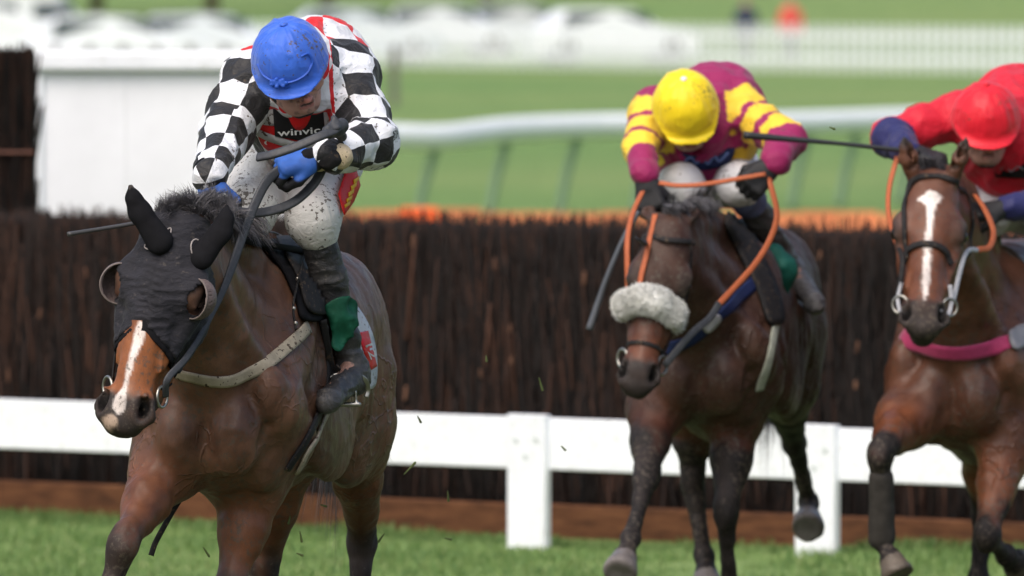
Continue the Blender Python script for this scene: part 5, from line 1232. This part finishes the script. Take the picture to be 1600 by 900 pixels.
body3, JJ3, PP3, HFj3, KC3, helm3 = R3
sj3 = SD(); sj3.rc(JJ3['neck']*.75+JJ3['chest']*.25, JJ3['chest'], .10, .165, .08, (V(0, 1, 0), .9)).rc(JJ3['chest'], JJ3['waist'], .16, .14, .08)
patch('sponsor_bib', sj3, PP3, [(1548, 248), (1600, 246), (1630, 246), (1630, 274), (1600, 278), (1556, 276)], SPN, body3, off=.010, th=.004, rnd=False)
strap('bib_print', onto(sj3, PP3, [(1562, 266), (1572, 260), (1580, 268), (1590, 260), (1600, 266)], -1.2, .017), .005, .002, mat_plain('grey_print', (.2, .2, .21), .6), body3, nor=V(0, -1, 0), n=4)
wh = tube('whip', [P3(1436, 238, -.06), P3(1400, 234, -.08), P3(1320, 225, -.1), P3(1240, 218, -.12), P3(1162, 211, -.14)], .009, mat_plain('whip_black', (.02, .022, .025), .45, .4, .3, 300, .001), None, scale=[1.3, 1., .8, 1.1, 1.5]); tag(wh, 'black whip held level by the red capped jockey pointing at the maroon sleeve', 'whip')
# tack of the third horse
strap('browband', onto(S3, P3, [(1420, 297), (1424, 284), (1440, 276), (1470, 276), (1495, 284), (1506, 298)], -1.5, .004), .018, .006, BLACKL, horse3, sd=S3, off=.004)
strap('headpiece', onto(S3, P3, [(1506, 298), (1514, 312), (1519, 335), (1516, 370), (1503, 405)], -1.5, .004), .018, .006, BLACKL, horse3, sd=S3, off=.004)
strap('headpiece', onto(S3, P3, [(1420, 296), (1414, 318), (1413, 350), (1415, 380), (1418, 405)], -1.5, .004), .016, .006, BLACKL, horse3, sd=S3, off=.004)
strap('noseband', onto(S3, P3, [(1413, 412), (1416, 398), (1424, 387), (1445, 381), (1466, 385), (1480, 398), (1486, 414)], -1.5, .004), .020, .007, BLACKL, horse3, sd=S3, off=.004)
PALE = mat_plain('pale_bit_leather', (.34, .35, .38), .5, .4, .2, 30, .001)
strap('bit_cheek', [HF3.p(.068, -.06, .42), HF3.p(.074, -.08, .47), HF3.p(.066, -.085, .52), HF3.p(.045, -.04, .53)], .015, .005, PALE, horse3, nor=HF3.y)
strap('bit_cheek', [HF3.p(-.070, -.06, .42), HF3.p(-.078, -.08, .47), HF3.p(-.070, -.085, .52)], .013, .005, PALE, horse3, nor=HF3.y)
for q in (-1, 1): ring('bit_ring', HF3.p(.070*q, -.085, .49), .030, .005, STEEL, horse3, V(q*.6, -1, 0))
b3 = HF3.p(.078, -.085, .47)
strap('rein', [P3(1524, 305, -.05), P3(1540, 330, -.15), P3(1552, 362, -.22), P3(1546, 386, -.32), P3(1528, 390, -.40)], .020, .007, ORL, horse3, nor=V(.5, -1, .2), n=8)
strap('rein_leather', [P3(1528, 390, -.40), P3(1508, 398, -.5), b3], .016, .006, PALE, horse3, nor=V(.5, -1, .2), n=8)
strap('rein', [P3(1402, 245, -.05), P3(1390, 290, -.12), P3(1388, 330, -.25), P3(1396, 365, -.4), P3(1404, 388, -.52)], .017, .006, ORL, horse3, nor=V(-.5, -1, .2), n=8)
strap('rein_leather', [P3(1404, 386, -.52), P3(1410, 410, -.6), HF3.p(-.078, -.085, .47)], .018, .006, BLACKL, horse3, nor=V(-.5, -1, .2), n=8)
MAG = mat_plain('magenta_girth', (.36, .030, .11), .7, .3, .15, 40, .002, sheen=.2)
strap('breastgirth', onto(S3, P3, [(1413, 518, -.3), (1430, 538, -.3), (1470, 551, -.3), (1510, 552, -.3), (1550, 544, -.3), (1580, 533, -.3), (1600, 522, -.3)], -.3, .004), .054, .006, MAG, horse3, sd=S3, off=.003)
patch('girth_buckle', S3, P3, [(1576, 518), (1602, 508), (1608, 535), (1584, 546)], mat_plain('grey_buckle', (.20, .20, .22), .5), horse3, d0=-.3, th=.008, off=.012, step=6)
hairs('mane', [P3(1440, 262, -.36), P3(1458, 255, -.36), P3(1475, 262, -.34)], [V(0, -.6, .9), V(.3, -.5, .8), V(-.3, -.6, .5)], .05, MANE, horse3, 400, .002, 8, 1.)
WH = mat_plain('white_mark', (.7, .7, .72), .6)
# bandage on the raised foreleg
s = SD(); K, Ft = J3['fr'][1], J3['fr'][2]; c = nrm(Ft-K); s.rc(K+c*.09, Ft-c*.01, .043, .046, .01); s.rc(K+c*.09+V(0, .03, 0), Ft+V(0, .03, 0), .02, .02, .02); sculpt('tendon_boot', s, .006, mat_plain('boot_grey_brown', (.040, .036, .032), .8, .2, .3, 30, .002), horse3, None, lambda p: .0022*noise(p, 28, 2))
# clods and blades of turf thrown up
CL = mat_plain('flying_turf', (.10, .13, .04), .8); r_ = np.random.RandomState(4)
for i, (px, py, d, a, L) in enumerate(((640, 732, .5, -.8, .045), (845, 600, 3, 1.3, .04), (470, 838, .2, 1.4, .03), (596, 840, 1., 2.2, .03), (468, 866, .2, .4, .018), (700, 775, 2, 1.5, .03), (322, 862, .1, 1.0, .03), (505, 790, .6, .3, .016), (655, 655, 1.5, 1.1, .02), (700, 842, 2, .2, .018), (262, 905, 0, 1, .02), (880, 700, 3, .8, .018), (452, 812, .4, 1.8, .022), (1300, 200, 2, .4, .016), (760, 560, 2.4, 1.5, .016))):
    c = P1(px, py, d); v_ = V(math.cos(a), .3, -math.sin(a)); s = SD(); s.rc(c-v_*L/2, c+v_*L/2, .002, .004, .002); o = sculpt('turf_scrap', s, .0018, CL, None)
    tag(o, 'scrap of torn turf flying in the air behind the leading horse', 'turf scrap', 'scraps of turf thrown up by the hooves')
